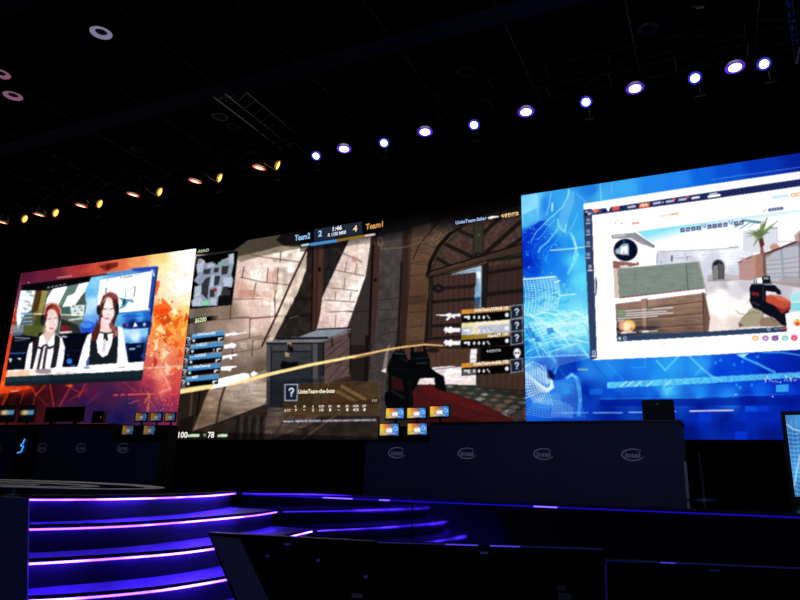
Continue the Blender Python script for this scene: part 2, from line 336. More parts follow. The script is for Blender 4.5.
    c.line([(440, 566), (636, 552)], 40, (18, 40, 110)); c.line([(380, 470), (640, 446)], 14, (60, 140, 215)); c.line([(420, 490), (560, 486)], 12, (30, 90, 190), .8)
    c.poly([(505, 575), (522, 535), (540, 572)], WH); c.ell(455, 560, 14, 16, (120, 80, 160)); c.ell(595, 556, 12, 14, (200, 215, 240))
    c.v(70, 320, 8)
    c.scatter([(425, 80), (628, 62), (610, 195), (430, 200)], [(450, 90, (190, 230, 250)), (600, 90, (150, 215, 245)), (520, 130, (230, 248, 255)), (600, 180, (60, 110, 200)), (470, 180, (110, 175, 235))])
    c.poly([(430, 190), (610, 180), (592, 335), (440, 340)], (10, 18, 48)); c.line([(460, 190), (460, 320)], 20, (20, 44, 110), .8); c.line([(600, 190), (585, 330)], 14, (40, 80, 180), .8); c.line([(480, 232), (515, 230)], 13, (170, 215, 245))
    c.ell(580, 290, 12, 20, (60, 90, 190), .8); c.ell(550, 210, 20, 10, (90, 160, 230), .7)
    c.v(0, 325, 8)
    c.poly([(105, 60), (340, 60), (260, 160), (210, 360), (50, 362)], (14, 18, 34)); c.poly([(190, 0), (340, 0), (300, 95), (190, 80)], (96, 100, 56)); c.poly([(80, 0), (190, 0), (185, 80), (90, 90)], (150, 170, 190), .6)
    c.line([(120, 100), (235, 108)], 9, (190, 200, 215), .8); c.line([(120, 125), (200, 118)], 7, (160, 170, 190), .7); c.line([(80, 228), (200, 224)], 12, (60, 96, 160)); c.poly([(70, 270), (98, 268), (84, 305)], (220, 228, 245)); c.poly([(138, 266), (172, 262), (160, 282)], (220, 228, 245))
    c.poly([(500, 70), (730, 60), (680, 335), (500, 345)], (12, 14, 32)); c.ell(555, 290, 22, 22, (70, 130, 225)); c.ell(545, 240, 8, 8, (50, 80, 140)); c.ell(585, 325, 26, 8, (60, 110, 210), .8); c.line([(520, 210), (660, 200)], 4, (50, 60, 120))
    c.poly([(470, 20), (560, 15), (640, 60), (500, 75)], (60, 60, 52)); c.poly([(490, 10), (545, 12), (560, 50), (490, 60)], (130, 40, 48)); c.line([(485, 62), (568, 55)], 14, (235, 225, 230)); c.line([(500, 92), (530, 95)], 14, (190, 195, 210))
    c.ell(700, 10, 60, 40, (40, 90, 215), .9); c.ell(690, 0, 50, 24, (90, 160, 240), .9)
    # table
    c.v(0, 0, 1)
    c.poly([(7.5, 370), (60, 368), (100, 365), (144.2, 361.4), (143, 371), (5.5, 379)], (252, 242, 236)); c.poly([(7, 372), (30, 370), (28, 377), (5.7, 379)], (250, 205, 170), .8)
    c.poly([(5.8, 377), (143.2, 369.8), (141.9, 380.6), (4.5, 386.5)], (30, 48, 58)); c.poly([(5.8, 377), (50, 374.5), (50, 383), (4.5, 386.5)], (48, 72, 84), .6); c.poly([(5.5, 382), (141.9, 376.5), (141.9, 380.6), (4.5, 386.5)], (18, 30, 38), .5)
    # presenter with the white collar
    c.v(0, 325, 8)
    c.poly([(195, 360), (215, 230), (235, 150), (330, 85), (430, 60), (495, 100), (520, 180), (512, 260), (495, 350)], (246, 242, 248))
    c.poly([(262, 125), (318, 92), (302, 190), (262, 350), (240, 352), (256, 230)], (38, 38, 40)); c.poly([(440, 70), (482, 100), (474, 180), (445, 345), (402, 345), (425, 230), (434, 150)], (42, 40, 42))
    c.poly([(345, 20), (440, 20), (425, 120), (385, 160), (345, 130)], (236, 204, 198)); c.poly([(318, 95), (345, 72), (372, 150), (322, 172), (312, 140)], WH); c.poly([(380, 150), (428, 78), (432, 130), (410, 160)], WH)
    c.line([(305, 178), (330, 188), (352, 165)], 16, (44, 40, 44)); c.line([(368, 158), (392, 185), (428, 172)], 16, (44, 40, 44)); c.line([(338, 190), (320, 270), (303, 350)], 19, (62, 46, 50)); c.line([(372, 190), (358, 270), (348, 348)], 19, (62, 46, 50))
    c.ell(355, 370, 72, 20, (150, 130, 140), .8); c.poly([(400, 372), (440, 335), (720, 340), (715, 382), (430, 400)], WH, .85); c.poly([(430, 380), (560, 372), (640, 378), (440, 400)], (222, 196, 200), .7)
    c.v(0, 260, 8)
    c.ell(418, 415, 70, 72, (140, 52, 40), 1, .12); c.ell(395, 430, 40, 62, (120, 44, 36)); c.ell(450, 395, 40, 40, (176, 82, 62), .8)
    c.ell(412, 485, 54, 92, (248, 226, 222), 1, .1); c.ell(396, 430, 42, 26, (240, 206, 200), .8); c.poly([(355, 440), (385, 395), (375, 470), (358, 520)], (130, 50, 40))
    c.line([(352, 430), (372, 370), (410, 344), (455, 352), (484, 400), (487, 450)], 10, (236, 196, 190), .9); c.line([(358, 420), (380, 380), (412, 360)], 6, (70, 30, 34), .8)
    c.ell(342, 480, 19, 46, (26, 32, 38)); c.ell(350, 500, 8, 26, (70, 84, 92), .6); c.poly([(472, 440), (488, 440), (476, 590), (458, 590)], (40, 44, 50), .8); c.line([(483, 490), (470, 580)], 9, (200, 205, 215), .8)
    c.line([(386, 472), (408, 470)], 6, (90, 60, 66), .8); c.line([(432, 466), (456, 463)], 6, (90, 60, 66), .8); c.line([(424, 480), (428, 515)], 5, (226, 180, 172), .8); c.line([(396, 546), (424, 550)], 9, (206, 96, 100)); c.ell(350, 560, 14, 30, (110, 120, 50), .6)
    # presenter with long hair
    c.v(70, 255, 8)
    c.poly([(262, 330), (300, 300), (345, 300), (385, 335), (392, 420), (378, 490), (350, 570), (345, 660), (312, 660), (236, 660), (215, 650), (230, 520), (238, 420)], (92, 40, 42), 1)
    c.v(70, 320, 8)
    c.poly([(60, 372), (105, 210), (140, 120), (200, 90), (330, 66), (400, 50), (425, 72), (440, 190), (466, 345), (450, 385), (130, 390)], (246, 246, 252))
    c.poly([(165, 165), (210, 158), (222, 260), (262, 300), (300, 280), (332, 200), (345, 130), (386, 128), (376, 345), (148, 362)], (30, 40, 46)); c.poly([(130, 330), (152, 290), (150, 365), (130, 370)], (50, 80, 160), .8)
    c.ell(140, 382, 30, 10, (140, 150, 180), .8); c.poly([(155, 362), (400, 345), (560, 340), (585, 400), (160, 425)], (252, 250, 250)); c.line([(380, 382), (440, 376)], 6, (190, 150, 160))
    c.poly([(215, -10), (240, 90), (215, 160), (168, 175), (172, 110), (205, 40)], (96, 44, 46)); c.poly([(320, -20), (345, 40), (385, 60), (384, 128), (345, 140), (318, 90)], (150, 92, 84)); c.line([(350, 60), (372, 120)], 8, (210, 160, 150), .8); c.line([(362, 55), (352, 110)], 6, (100, 40, 40), .8)
    c.poly([(248, -20), (326, -20), (328, 60), (336, 95), (300, 130), (262, 130), (240, 95)], (246, 222, 220)); c.poly([(306, 10), (326, -10), (330, 80), (316, 60)], (110, 50, 50), .7)
    c.poly([(243, 98), (345, 104), (330, 190), (300, 270), (262, 300), (226, 258), (212, 165)], (250, 246, 248)); c.line([(240, 98), (285, 108), (342, 100)], 10, (40, 42, 52)); c.poly([(268, 110), (300, 112), (304, 168), (288, 165), (280, 145), (266, 162)], (44, 46, 58)); c.line([(272, 160), (262, 250)], 4, (120, 120, 140)); c.line([(282, 165), (276, 250)], 4, (120, 120, 140))
    c.v(70, 255, 8)
    c.ell(325, 330, 52, 32, (150, 84, 74), .8); c.ell(306, 435, 53, 98, (250, 232, 230), 1, .08); c.poly([(285, 500), (335, 500), (322, 545), (296, 548)], (250, 232, 230)); c.poly([(252, 400), (290, 345), (262, 440), (250, 470)], (96, 44, 44)); c.poly([(335, 340), (372, 380), (362, 470), (350, 430)], (96, 44, 44))
    c.ell(228, 440, 16, 40, (30, 40, 52)); c.ell(378, 432, 14, 48, (26, 36, 48)); c.line([(240, 400), (268, 325), (320, 296), (370, 320), (386, 380)], 9, (190, 120, 110), .8)
    c.line([(262, 430), (290, 432)], 6, (80, 56, 64), .9); c.line([(322, 432), (352, 428)], 6, (80, 56, 64), .9); c.line([(306, 440), (302, 478)], 5, (226, 186, 184), .8); c.line([(282, 508), (308, 510)], 9, (196, 86, 96)); c.line([(375, 470), (350, 500)], 4, (40, 50, 60), .8)
    # ------------- lower part of the fiery wall
    c.v(0, 370, 8)
    for a, b, wd in (((250, 140), (288, 198), 14), ((288, 198), (360, 125), 14), ((400, 118), (430, 290), 12), ((570, 125), (478, 285), 12), ((525, 118), (640, 182), 9), ((685, 112), (630, 215), 12), ((62, 190), (18, 275), 20), ((190, 180), (160, 270), 8), ((285, 190), (265, 280), 8), ((290, 200), (380, 290), 5), ((700, 270), (800, 180), 14), ((560, 240), (700, 150), 6)):
        c.line([a, b], wd, (235, 80, 40) if a[0] < 700 else (90, 60, 130), .55)
    for x, y, w_ in ((225, 140, 16), (560, 125, 24), (150, 150, 20)): c.ell(x, y, w_, 9, (255, 120, 60), .8, .6)
    c.poly([(-20, 130), (240, 128), (215, 160), (60, 185), (-20, 190)], (250, 90, 30), .6)
    for k in range(5): c.line([(90+k*12, 170-k), (97+k*12, 169-k)], 7, (255, 225, 190), .9)
    c.v(90, 370, 8)
    for a, b in (((192, 201), (220, 200)), ((248, 200), (276, 198)), ((306, 197), (520, 190)), ((548, 190), (605, 186))): c.line([a, b], 11, (240, 100, 95), .9)
    for _ in range(16):
        x = 470+rnd.uniform(-70, 90); y = 200+rnd.uniform(-60, 130); c.line([(472, 200), (x, y)], 3, (255, 170, 110), .25)
    c.line([(480, 195), (462, 300), (460, 335)], 14, (250, 140, 90), .6); c.line([(470, 205), (436, 262)], 10, (250, 160, 90), .6); c.line([(400, 240), (310, 270)], 5, (240, 150, 90), .7); c.line([(490, 250), (520, 305)], 7, (240, 130, 90), .6); c.line([(270, 95), (370, 175)], 5, (230, 120, 90), .6); c.line([(440, 160), (480, 200)], 5, (250, 150, 110), .6)
    for _ in range(240):
        x = rnd.gauss(600, 55); y = rnd.uniform(-20, 330); c.ell(min(x, 700), y, 3, 3, rnd.choice([(255, 225, 180), (255, 150, 110), (250, 110, 90)]), .75)
    for _ in range(25): c.ell(rnd.uniform(300, 640), rnd.uniform(160, 320), 4, 4, (230, 150, 90), .6)
    c.line([(560, 0), (610, 80), (640, 150), (560, 180)], 20, (255, 190, 170), .45); c.line([(420, 75), (600, 50), (700, 10)], 4, (255, 190, 150), .5); c.line([(420, 20), (620, 110)], 4, (255, 190, 150), .4)
    c.v(0, 0, 1); c.line([(147, 368), (182, 366)], 1.6, (255, 225, 200), .6)
    c.grain(full, .05, 2.5, 9); c.a = np.power(np.maximum(c.a, 0), 1.18)*1.02; c.blur(1)
    return c

def qmark(c, x, y, h, col=(244, 246, 250)):       # a question mark x centre, top y, height h in picture points
    o = c.o; c.v(0, 0, 1); r = h*.24; w_ = h*.17; cy = y+r
    c.line([(x+r*math.cos(t)*1.05, cy+r*math.sin(t)) for t in [math.pi*(1.0+.25*k) for k in range(6)]]+[(x, y+h*.56), (x, y+h*.70)], w_, col); c.ell(x, y+h*.93, w_*.62, w_*.62, col, 1, .2); c.o = o

def paint_centre():
    c = Canvas(165, 185, 535, 460, 2, (58, 50, 47)); rnd = random.Random(8)
    # lit wall on the left of the strut
    lit = [(190, 254), (236, 256), (250, 250), (306, 243), (308, 248), (306, 270), (296, 297), (273, 341), (268, 352), (268, 395), (176, 410), (176, 300)]
    c.scatter(lit, [(200, 310, (128, 116, 104)), (228, 312, (150, 132, 115)), (240, 265, (226, 205, 196)), (255, 275, (250, 238, 230)), (275, 262, (236, 218, 210)), (295, 256, (240, 226, 215)), (285, 285, (240, 222, 210)), (262, 300, (255, 240, 232)),
        (250, 300, (240, 214, 204)), (255, 325, (232, 205, 195)), (235, 330, (196, 172, 160)), (215, 328, (170, 148, 134)), (222, 345, (150, 132, 120)), (245, 350, (165, 148, 135)), (262, 345, (170, 152, 140)), (242, 290, (220, 185, 172)), (235, 375, (130, 112, 98)), (262, 368, (120, 104, 92)), (190, 330, (110, 100, 90)), (190, 360, (90, 80, 72))])
    c.poly([(233, 251), (250, 239), (306, 230), (313, 240), (306, 244), (262, 251), (236, 257)], (94, 86, 72)); c.poly([(236, 257), (262, 251), (280, 246), (306, 243), (306, 247), (262, 256), (240, 262)], (160, 148, 130))
    # brick joints
    J = (120, 92, 80)
    for k in range(46):
        x = rnd.uniform(238, 300); y = rnd.uniform(258, 345)
        if x > 304-(y-250)*.38: continue
        c.poly([(x, y), (x+rnd.uniform(6, 16), y-1), (x+rnd.uniform(6, 16), y+rnd.uniform(3, 8)), (x, y+5)], rnd.choice([(255, 248, 240), (232, 205, 195), (214, 178, 165), (250, 232, 222)]), .35)
    for pts in ([(238, 251.5), (262, 257), (300, 262)], [(240, 277), (262, 282), (290, 285)], [(232, 299), (262, 299)], [(230, 318), (250, 318), (296, 315)], [(176, 322), (215, 320), (249, 316.5)], [(250, 319), (278, 316)], [(254, 340), (273, 336)], [(234, 341), (262, 336)], [(218, 356), (262, 348)]):
        c.line(pts, .9, J, .8)
    for pts in ([(250, 318), (249.5, 338)], [(233, 343), (232, 362)], [(253, 340), (252, 356)], [(268, 268), (267, 282)], [(278, 268), (277, 284)], [(256, 283), (253, 298)], [(276, 290), (274, 300)], [(244, 267), (242, 278)], [(281, 251), (280, 262)], [(291, 300), (290, 306)], [(275, 300), (275, 316)], [(231, 305), (230, 319)]):
        c.line(pts, 1.0, (90, 66, 58), .8)
    c.poly([(238, 290), (254, 290), (262, 297), (238, 298)], (205, 160, 145), .8); c.poly([(269, 271), (277, 272), (275, 283), (268, 281)], (226, 180, 165), .6)
    c.line([(307, 249), (292, 280), (278, 312), (262, 346)], 1.8, (62, 44, 42)); c.poly([(307, 250), (307, 268), (296, 293), (273, 340), (266, 345), (279, 315), (294, 283)], (222, 208, 190), .6)
    # shade, post, shade, lit wall
    c.poly([(307, 249), (315, 246), (316, 333), (290, 340), (273, 341), (296, 296), (306, 275)], (58, 50, 46)); c.grain([(273, 250), (316, 246), (316, 341), (270, 341)], .18, 5, 4)
    c.line([(285, 317), (311, 315)], 1, (30, 24, 22)); c.line([(296, 299), (311, 299)], 4, (40, 30, 28), .6); c.line([(290, 318), (298, 316)], 1.2, (150, 120, 110), .7)
    c.poly([(324, 244), (350, 238), (345, 258), (332, 277), (326, 292), (321, 300), (322, 270)], (50, 46, 46)); c.grain([(322, 244), (350, 238), (330, 300)], .2, 4, 14); c.line([(324, 269), (340, 271)], .8, (26, 22, 22))
    lit2 = [(349, 240), (371, 236), (369.5, 250), (365.6, 276), (347.5, 327), (316, 332), (320, 315), (322.3, 297), (331.7, 277)]
    c.scatter(lit2, [(355, 245, (236, 218, 208)), (365, 250, (240, 225, 218)), (350, 262, (225, 205, 196)), (345, 280, (232, 214, 204)), (340, 300, (250, 232, 225)), (330, 290, (206, 190, 178)), (335, 318, (240, 220, 214)), (325, 322, (226, 200, 194)), (355, 290, (250, 240, 235)), (350, 310, (246, 230, 224))])
    for pts in ([(334, 270), (350, 273), (364, 276)], [(330, 312), (352, 311)], [(338, 251), (362, 262)], [(332, 288), (358, 291)], [(325, 300), (355, 302)]): c.line(pts, .9, (110, 84, 78), .75)
    for pts in ([(347, 262), (345, 272)], [(357, 264), (355, 274)], [(345, 278), (344, 288)], [(336, 314), (335, 327)], [(351, 292), (350, 300)], [(336, 291), (335, 300)]): c.line(pts, .9, (120, 92, 84), .7)
    c.poly([(352, 256), (358, 258), (356, 263), (351, 262)], (206, 160, 150), .7); c.grain(lit2, .07, 3, 21)
    c.poly([(313.6, 246), (324, 244), (323, 290), (320.5, 312), (315, 330), (311, 331), (312.6, 275)], (88, 62, 54)); c.line([(313, 246), (311.5, 330)], 1.6, (36, 22, 22)); c.line([(317.5, 246), (316, 325)], .8, (60, 40, 36)); c.line([(321, 246), (319, 310)], .8, (112, 84, 74), .8); c.ell(319.5, 269.5, 1.5, 2.4, (16, 10, 10))
    c.poly([(371, 236), (372, 260), (371, 275), (369, 348), (346, 348), (347.5, 327), (365.6, 276), (369.5, 250)], (72, 64, 62)); c.line([(350, 312), (369, 311)], .8, (46, 40, 40))
    c.poly([(371, 237), (382, 236), (381, 275), (376, 350), (369, 350), (370, 275)], (84, 62, 58)); c.line([(373, 245), (371.5, 280), (369, 350)], 2.2, (30, 18, 20)); c.ell(375.5, 280, 1.3, 1.8, (14, 10, 12)); c.line([(380, 248), (380, 275)], .8, (118, 98, 92), .8)
    wall = [(380, 236), (404, 231), (402, 275), (399, 350), (374, 350), (380, 275)]
    c.poly(wall, (88, 80, 80)); c.grain(wall, .13, 6, 31); c.grain(wall, .06, 1.2, 32)
    for pts in ([(380, 300), (402, 298)], [(380, 310), (400, 309)], [(380, 321), (390, 319), (400, 318)], [(379, 335), (398, 331)]): c.line(pts, .9, (56, 50, 52), .8)
    c.poly([(403, 230), (411, 229), (409.5, 280), (405, 350), (397, 350), (401, 280)], (70, 52, 47)); c.line([(401.5, 262), (400.5, 290), (397.5, 345)], 1.8, (40, 28, 28)); c.line([(409.8, 234), (408.5, 290), (405, 345)], 1, (104, 82, 74))
    tan = [(411, 228), (470, 212), (521, 200), (521, 300), (425, 362), (403, 362), (409, 285)]
    c.scatter(tan, [(418, 235, (108, 86, 72)), (430, 222, (112, 92, 80)), (445, 212, (96, 82, 76)), (425, 260, (118, 92, 72)), (420, 300, (106, 80, 62)), (415, 330, (112, 88, 70)), (412, 350, (98, 74, 56)), (460, 215, (70, 60, 56)), (440, 240, (120, 98, 82)), (480, 212, (46, 40, 40))])
    c.line([(411, 228), (409, 285), (404, 355)], .9, (64, 46, 40))
    for y in (250, 262, 275, 296, 312, 326, 341): c.line([(410, y+1), (426, y-1)], .8, (66, 50, 44), .7)
    c.poly([(409, 297), (426, 294), (426, 303), (409, 305)], (80, 62, 50), .6)
    # arch
    c.v(410, 195, 6.667)
    c.line([(20, 430), (58, 340), (128, 250), (208, 160), (250, 115), (305, 80)], 6, (36, 26, 26))
    for a, b in (((90, 325), (172, 352)), ((130, 265), (200, 300)), ((168, 222), (240, 262)), ((200, 180), (265, 235)), ((232, 150), (290, 215)), ((60, 380), (140, 395)), ((30, 460), (118, 466))): c.line([a, b], 4, (70, 54, 48), .8)
    fan = [(130, 515), (165, 420), (220, 340), (290, 270), (350, 215), (430, 165), (540, 100), (745, 60), (745, 335), (480, 410)]
    c.poly(fan, (92, 72, 68)); c.v(0, 0, 1); c.grain([(428, 200), (521, 200), (521, 275), (428, 275)], .16, 2, 41); c.v(410, 195, 6.667)
    for _ in range(60):
        x = rnd.uniform(220, 700); y = rnd.uniform(180, 400); c.line([(x, y), (x+8, y+6)], 5, (150, 122, 114), .4)
    c.line([(118, 540), (135, 450), (190, 345), (270, 255), (345, 205), (430, 150), (540, 95), (745, 55)], 26, (34, 28, 27)); c.line([(142, 500), (200, 375), (275, 290), (345, 235)], 14, (74, 66, 54))
    for a, b, wd in (((185, 425), (262, 470), 24), ((240, 330), (415, 412), 26), ((335, 240), (435, 285), 24), ((485, 260), (605, 145), 26), ((495, 395), (735, 180), 30), ((650, 350), (745, 290), 24)): c.line([a, b], wd, (44, 37, 33))
    c.poly([(428, 195), (492, 188), (488, 400), (422, 400)], (72, 70, 56)); c.line([(425, 200), (420, 395)], 5, (40, 36, 32)); c.line([(490, 195), (487, 395)], 6, (44, 38, 34)); c.ell(458, 265, 6, 8, (120, 112, 90)); c.ell(455, 400, 28, 20, (40, 34, 32)); c.ell(456, 400, 10, 10, (70, 62, 56))
    c.poly([(112, 545), (140, 520), (480, 425), (745, 330), (745, 378), (500, 432), (128, 550)], (84, 64, 58)); c.line([(130, 512), (480, 405), (745, 325)], 12, (38, 30, 28)); c.line([(130, 552), (500, 440), (745, 385)], 7, (40, 32, 30))
    # left door leaf and right door leaf
    c.poly([(130, 560), (450, 510), (440, 800), (130, 800)], (84, 62, 58))
    c.v(410, 275, 6.667)
    c.poly([(125, 20), (430, -20), (430, 220), (345, 240), (345, 480), (100, 480), (118, 160)], (86, 64, 60))
    for x in (185, 215, 255, 290, 325, 362, 395): c.line([(x+3, -10), (x-4, 470)], 4, (54, 38, 36), .7)
    for x in (200, 240, 270, 305, 345, 380, 415): c.line([(x+3, -10), (x-4, 470)], 8, (108, 82, 76), .3)
    c.line([(160, 95), (425, 72)], 24, (50, 40, 37)); c.ell(190, 90, 34, 28, (36, 28, 28)); c.ell(190, 88, 16, 12, (72, 58, 52))
    for a, b in (((155, 180), (425, 158)), ((150, 340), (340, 330)), ((145, 425), (340, 412))): c.line([a, b], 22, (48, 38, 36))
    c.poly([(122, 15), (158, 15), (146, 420), (112, 450), (96, 450), (118, 160), (122, 150)], (48, 40, 37)); c.line([(118, 165), (100, 450)], 5, (20, 14, 16)); c.line([(136, 60), (130, 420)], 5, (82, 74, 64), .8); c.line([(125, 12), (430, -30)], 8, (34, 26, 26))
    c.poly([(520, -60), (750, -80), (750, 215), (515, 215)], (78, 58, 55))
    for x in (545, 590, 635, 680, 720): c.line([(x, -60), (x-3, 210)], 4, (50, 36, 34), .8)
    c.line([(512, 130), (748, 102)], 28, (44, 36, 34)); c.line([(520, -15), (748, -50)], 24, (44, 36, 34)); c.line([(520, -95), (748, -125)], 22, (48, 40, 36))
    c.poly([(482, -70), (524, -85), (512, 215), (466, 215)], (48, 42, 40)); c.line([(484, -60), (470, 210)], 5, (84, 74, 66)); c.line([(522, -60), (508, 212)], 5, (22, 18, 20))
    c.v(410, 195, 6.667)
    c.poly([(270, 530), (400, 492), (475, 472), (478, 560), (470, 800), (440, 800), (440, 515), (280, 532)], (176, 200, 218)); c.line([(300, 528), (430, 498)], 5, (90, 120, 160), .8); c.poly([(440, 512), (470, 510), (468, 560), (440, 560)], (232, 240, 245)); c.line([(432, 500), (450, 560)], 6, (90, 140, 200), .7)
    c.v(410, 275, 6.667); c.poly([(435, 70), (475, 65), (470, 150), (430, 155)], (150, 186, 210)); c.poly([(432, 150), (470, 145), (466, 190), (430, 190)], (60, 110, 150)); c.poly([(430, 185), (466, 185), (465, 222), (430, 222)], (96, 110, 120)); c.line([(448, 20), (446, 110)], 6, (90, 120, 150), .6)
    # lower door, bright gap, rug
    c.v(430, 345, 7.5)
    c.poly([(-160, 10), (310, 30), (300, 180), (-160, 180)], (100, 76, 62)); c.line([(-100, 5), (250, 20)], 24, (66, 52, 46)); c.ell(20, 40, 50, 18, (50, 40, 36))
    for x in (-60, -10, 50, 95, 140, 180, 225, 262): c.line([(x, 60), (x-6, 170)], 5, (66, 48, 40), .8)
    c.poly([(-160, 210), (40, 165), (150, 158), (345, 165), (345, 302), (-60, 296), (-160, 300)], (238, 224, 224)); c.line([(40, 182), (240, 160)], 8, (70, 80, 130), .6); c.line([(130, 250), (300, 262)], 8, (255, 250, 248)); c.line([(60, 200), (200, 205)], 6, (210, 195, 195), .8)
    c.poly([(303, 30), (352, 30), (347, 170), (298, 170)], (236, 230, 232)); c.line([(305, 70), (350, 66)], 5, (190, 190, 195)); c.line([(302, 110), (348, 106)], 5, (190, 190, 195))
    c.poly([(345, 120), (392, 120), (382, 312), (345, 304)], (70, 64, 54)); c.poly([(384, 200), (705, 200), (705, 340), (382, 312)], (88, 66, 56))
    for x in (430, 480, 525, 570, 618, 660): c.line([(x, 215), (x-2, 330)], 5, (58, 42, 38), .8)
    rug = [(100, 295), (345, 302), (385, 312), (705, 342), (705, 575), (560, 575), (400, 440), (250, 385), (125, 350)]
    c.poly(rug, (62, 72, 62))
    for r_ in range(6):
        for q in range(7):
            x = 150+q*105+r_*60-(r_ % 2)*10; y = 312+r_*42+q*9; w_ = 30+r_*6; h_ = 9+r_*3.4
            if x < 120+r_*75 or y > 560: continue
            c.poly([(x-w_, y), (x, y-h_), (x+w_, y), (x, y+h_)], (140, 100, 98) if (q+r_) % 3 else (176, 164, 168), .8)
    c.poly([(380, 312), (705, 335), (705, 400), (420, 345)], (50, 40, 38), .55); c.poly([(600, 440), (705, 400), (705, 575), (560, 575)], (40, 34, 32), .45); c.poly([(390, 400), (560, 520), (620, 575), (540, 575), (400, 440)], (96, 66, 58), .5)
    # floor left of the rifle
    c.v(0, 0, 1)
    fl = [(345, 348), (400, 348), (395, 372), (386, 380), (390, 440), (300, 440), (322, 400)]
    c.poly(fl, (84, 76, 76)); c.grain(fl, .12, 3, 51); c.poly([(345, 345), (372, 345), (368, 382), (345, 390)], (52, 42, 42)); c.line([(367, 337), (366, 380)], 3.5, (34, 26, 28)); c.poly([(386, 350), (390, 343), (386, 372), (382, 372)], (150, 136, 132)); c.poly([(381, 371), (386, 368), (386, 373)], (240, 225, 215))
    # boards at the lower left
    c.poly([(176, 392), (211, 384), (192, 431), (176, 440)], (56, 46, 38)); c.line([(192, 392), (190, 420)], 2.2, (110, 96, 78), .7); c.line([(200, 392), (197, 415)], 2, (30, 22, 20)); c.poly([(180, 420), (194, 415), (190, 440), (176, 440)], (30, 24, 22), .8)
    bd = [(210, 388), (268, 369), (269, 404), (216, 424), (192, 432)]
    c.scatter(bd, [(250, 385, (205, 188, 178)), (235, 395, (186, 168, 156)), (262, 392, (190, 174, 160)), (215, 405, (168, 144, 126)), (225, 385, (176, 156, 140)), (205, 420, (130, 110, 92)), (245, 408, (160, 142, 128)), (264, 374, (150, 134, 124)), (225, 415, (120, 104, 92))])
    c.grain(bd, .12, 9, 55, 2); c.line([(225, 386), (220, 402), (216, 425)], 2, (72, 60, 54)); c.line([(192, 432), (216, 424), (268, 404)], 1.4, (44, 34, 32))
    lo = [(192, 432), (216, 424), (268, 404), (283, 416), (380, 416), (380, 441), (176, 441)]
    c.poly(lo, (60, 50, 45)); c.grain(lo, .2, 7, 57)
    for x in (238, 246, 254, 262): c.line([(x, 418), (x-2, 440)], 2.4, (34, 26, 26), .8); c.line([(x+4, 416), (x+3, 440)], 1.6, (104, 92, 86), .5)
    c.poly([(268, 408), (300, 402), (322, 410), (310, 425), (270, 440), (264, 440)], (110, 96, 88), .8); c.grain([(262, 402), (340, 402), (320, 440), (262, 440)], .2, 8, 58, 2)
    for k in range(7): c.line([(272+k*9, 438), (290+k*9, 412)], .9, (60, 48, 44), .8)
    c.line([(300, 441), (340, 412)], 2, (120, 104, 98), .6)
    c.poly([(176, 431), (380, 437), (380, 441), (176, 441)], (14, 10, 12), .5)
    # wooden crate
    c.v(255, 325, 7.5)
    c.poly([(88, 128), (520, 118), (520, 620), (88, 620)], (58, 60, 68)); c.poly([(125, 150), (430, 145), (430, 195), (120, 200)], (84, 86, 92)); c.poly([(125, 205), (425, 200), (425, 300), (125, 330)], (70, 72, 78)); c.line([(125, 200), (430, 196)], 8, (34, 34, 40))
    c.poly([(88, 150), (122, 150), (116, 600), (84, 600)], (94, 94, 100)); c.line([(122, 160), (118, 600)], 8, (34, 34, 40)); c.poly([(432, 130), (470, 130), (472, 600), (432, 600)], (98, 96, 100)); c.line([(428, 150), (430, 600)], 7, (36, 36, 42))
    c.poly([(472, 125), (520, 118), (520, 600), (474, 600)], (58, 54, 58)); c.line([(516, 125), (512, 400)], 8, (30, 26, 30))
    c.poly([(100, 128), (180, 98), (330, 88), (470, 35), (715, 25), (718, 55), (575, 95), (510, 130)], (128, 132, 142)); c.poly([(330, 88), (470, 38), (700, 30), (560, 92)], (150, 156, 168)); c.line([(170, 104), (545, 96)], 14, (22, 18, 22)); c.line([(105, 128), (500, 124)], 9, (150, 142, 138)); c.line([(100, 138), (520, 134)], 8, (30, 28, 32)); c.line([(470, 32), (715, 20)], 8, (26, 20, 22))
    c.poly([(520, 130), (575, 95), (718, 42), (718, 400), (640, 430), (520, 450)], (112, 92, 90))
    for a, b in (((530, 245), (700, 105)), ((525, 330), (715, 170)), ((545, 415), (650, 290)), ((600, 300), (715, 240)), ((540, 180), (650, 110)), ((580, 430), (715, 300)), ((660, 430), (715, 380))): c.line([a, b], 5, (52, 38, 40), .85)
    c.line([(715, 45), (712, 370)], 8, (26, 20, 22)); c.line([(575, 90), (580, 160)], 10, (40, 30, 32)); c.line([(700, 40), (704, 90)], 9, (40, 30, 32)); c.line([(575, 100), (715, 50)], 6, (150, 130, 126))
    c.poly([(240, 130), (275, 130), (275, 150), (240, 150)], (176, 142, 112)); c.poly([(225, 200), (260, 203), (255, 240), (225, 236)], (186, 164, 130)); c.ell(272, 182, 16, 20, (22, 20, 26)); c.line([(255, 150), (250, 205)], 14, (40, 34, 34))
    c.poly([(190, 300), (205, 268), (260, 280), (325, 275), (322, 345), (240, 335), (200, 330)], (18, 16, 22)); c.line([(290, 405), (380, 412), (420, 440)], 4, (36, 36, 44)); c.line([(340, 250), (420, 236)], 4, (36, 36, 44))
    c.poly([(472, 400), (520, 380), (525, 600), (472, 600)], (100, 92, 92), .7); c.line([(495, 400), (495, 590)], 6, (44, 38, 42)); c.poly([(560, 430), (700, 380), (750, 420), (750, 600), (540, 600)], (72, 54, 52), .8)
    for _ in range(70):
        x = rnd.uniform(125, 425); y = rnd.uniform(150, 590); c.line([(x, y), (x+rnd.uniform(5, 34), y+rnd.uniform(-5, 5))], rnd.uniform(2, 6), rnd.choice([(26, 24, 30), (40, 40, 46), (104, 106, 114)]), rnd.uniform(.3, .7))
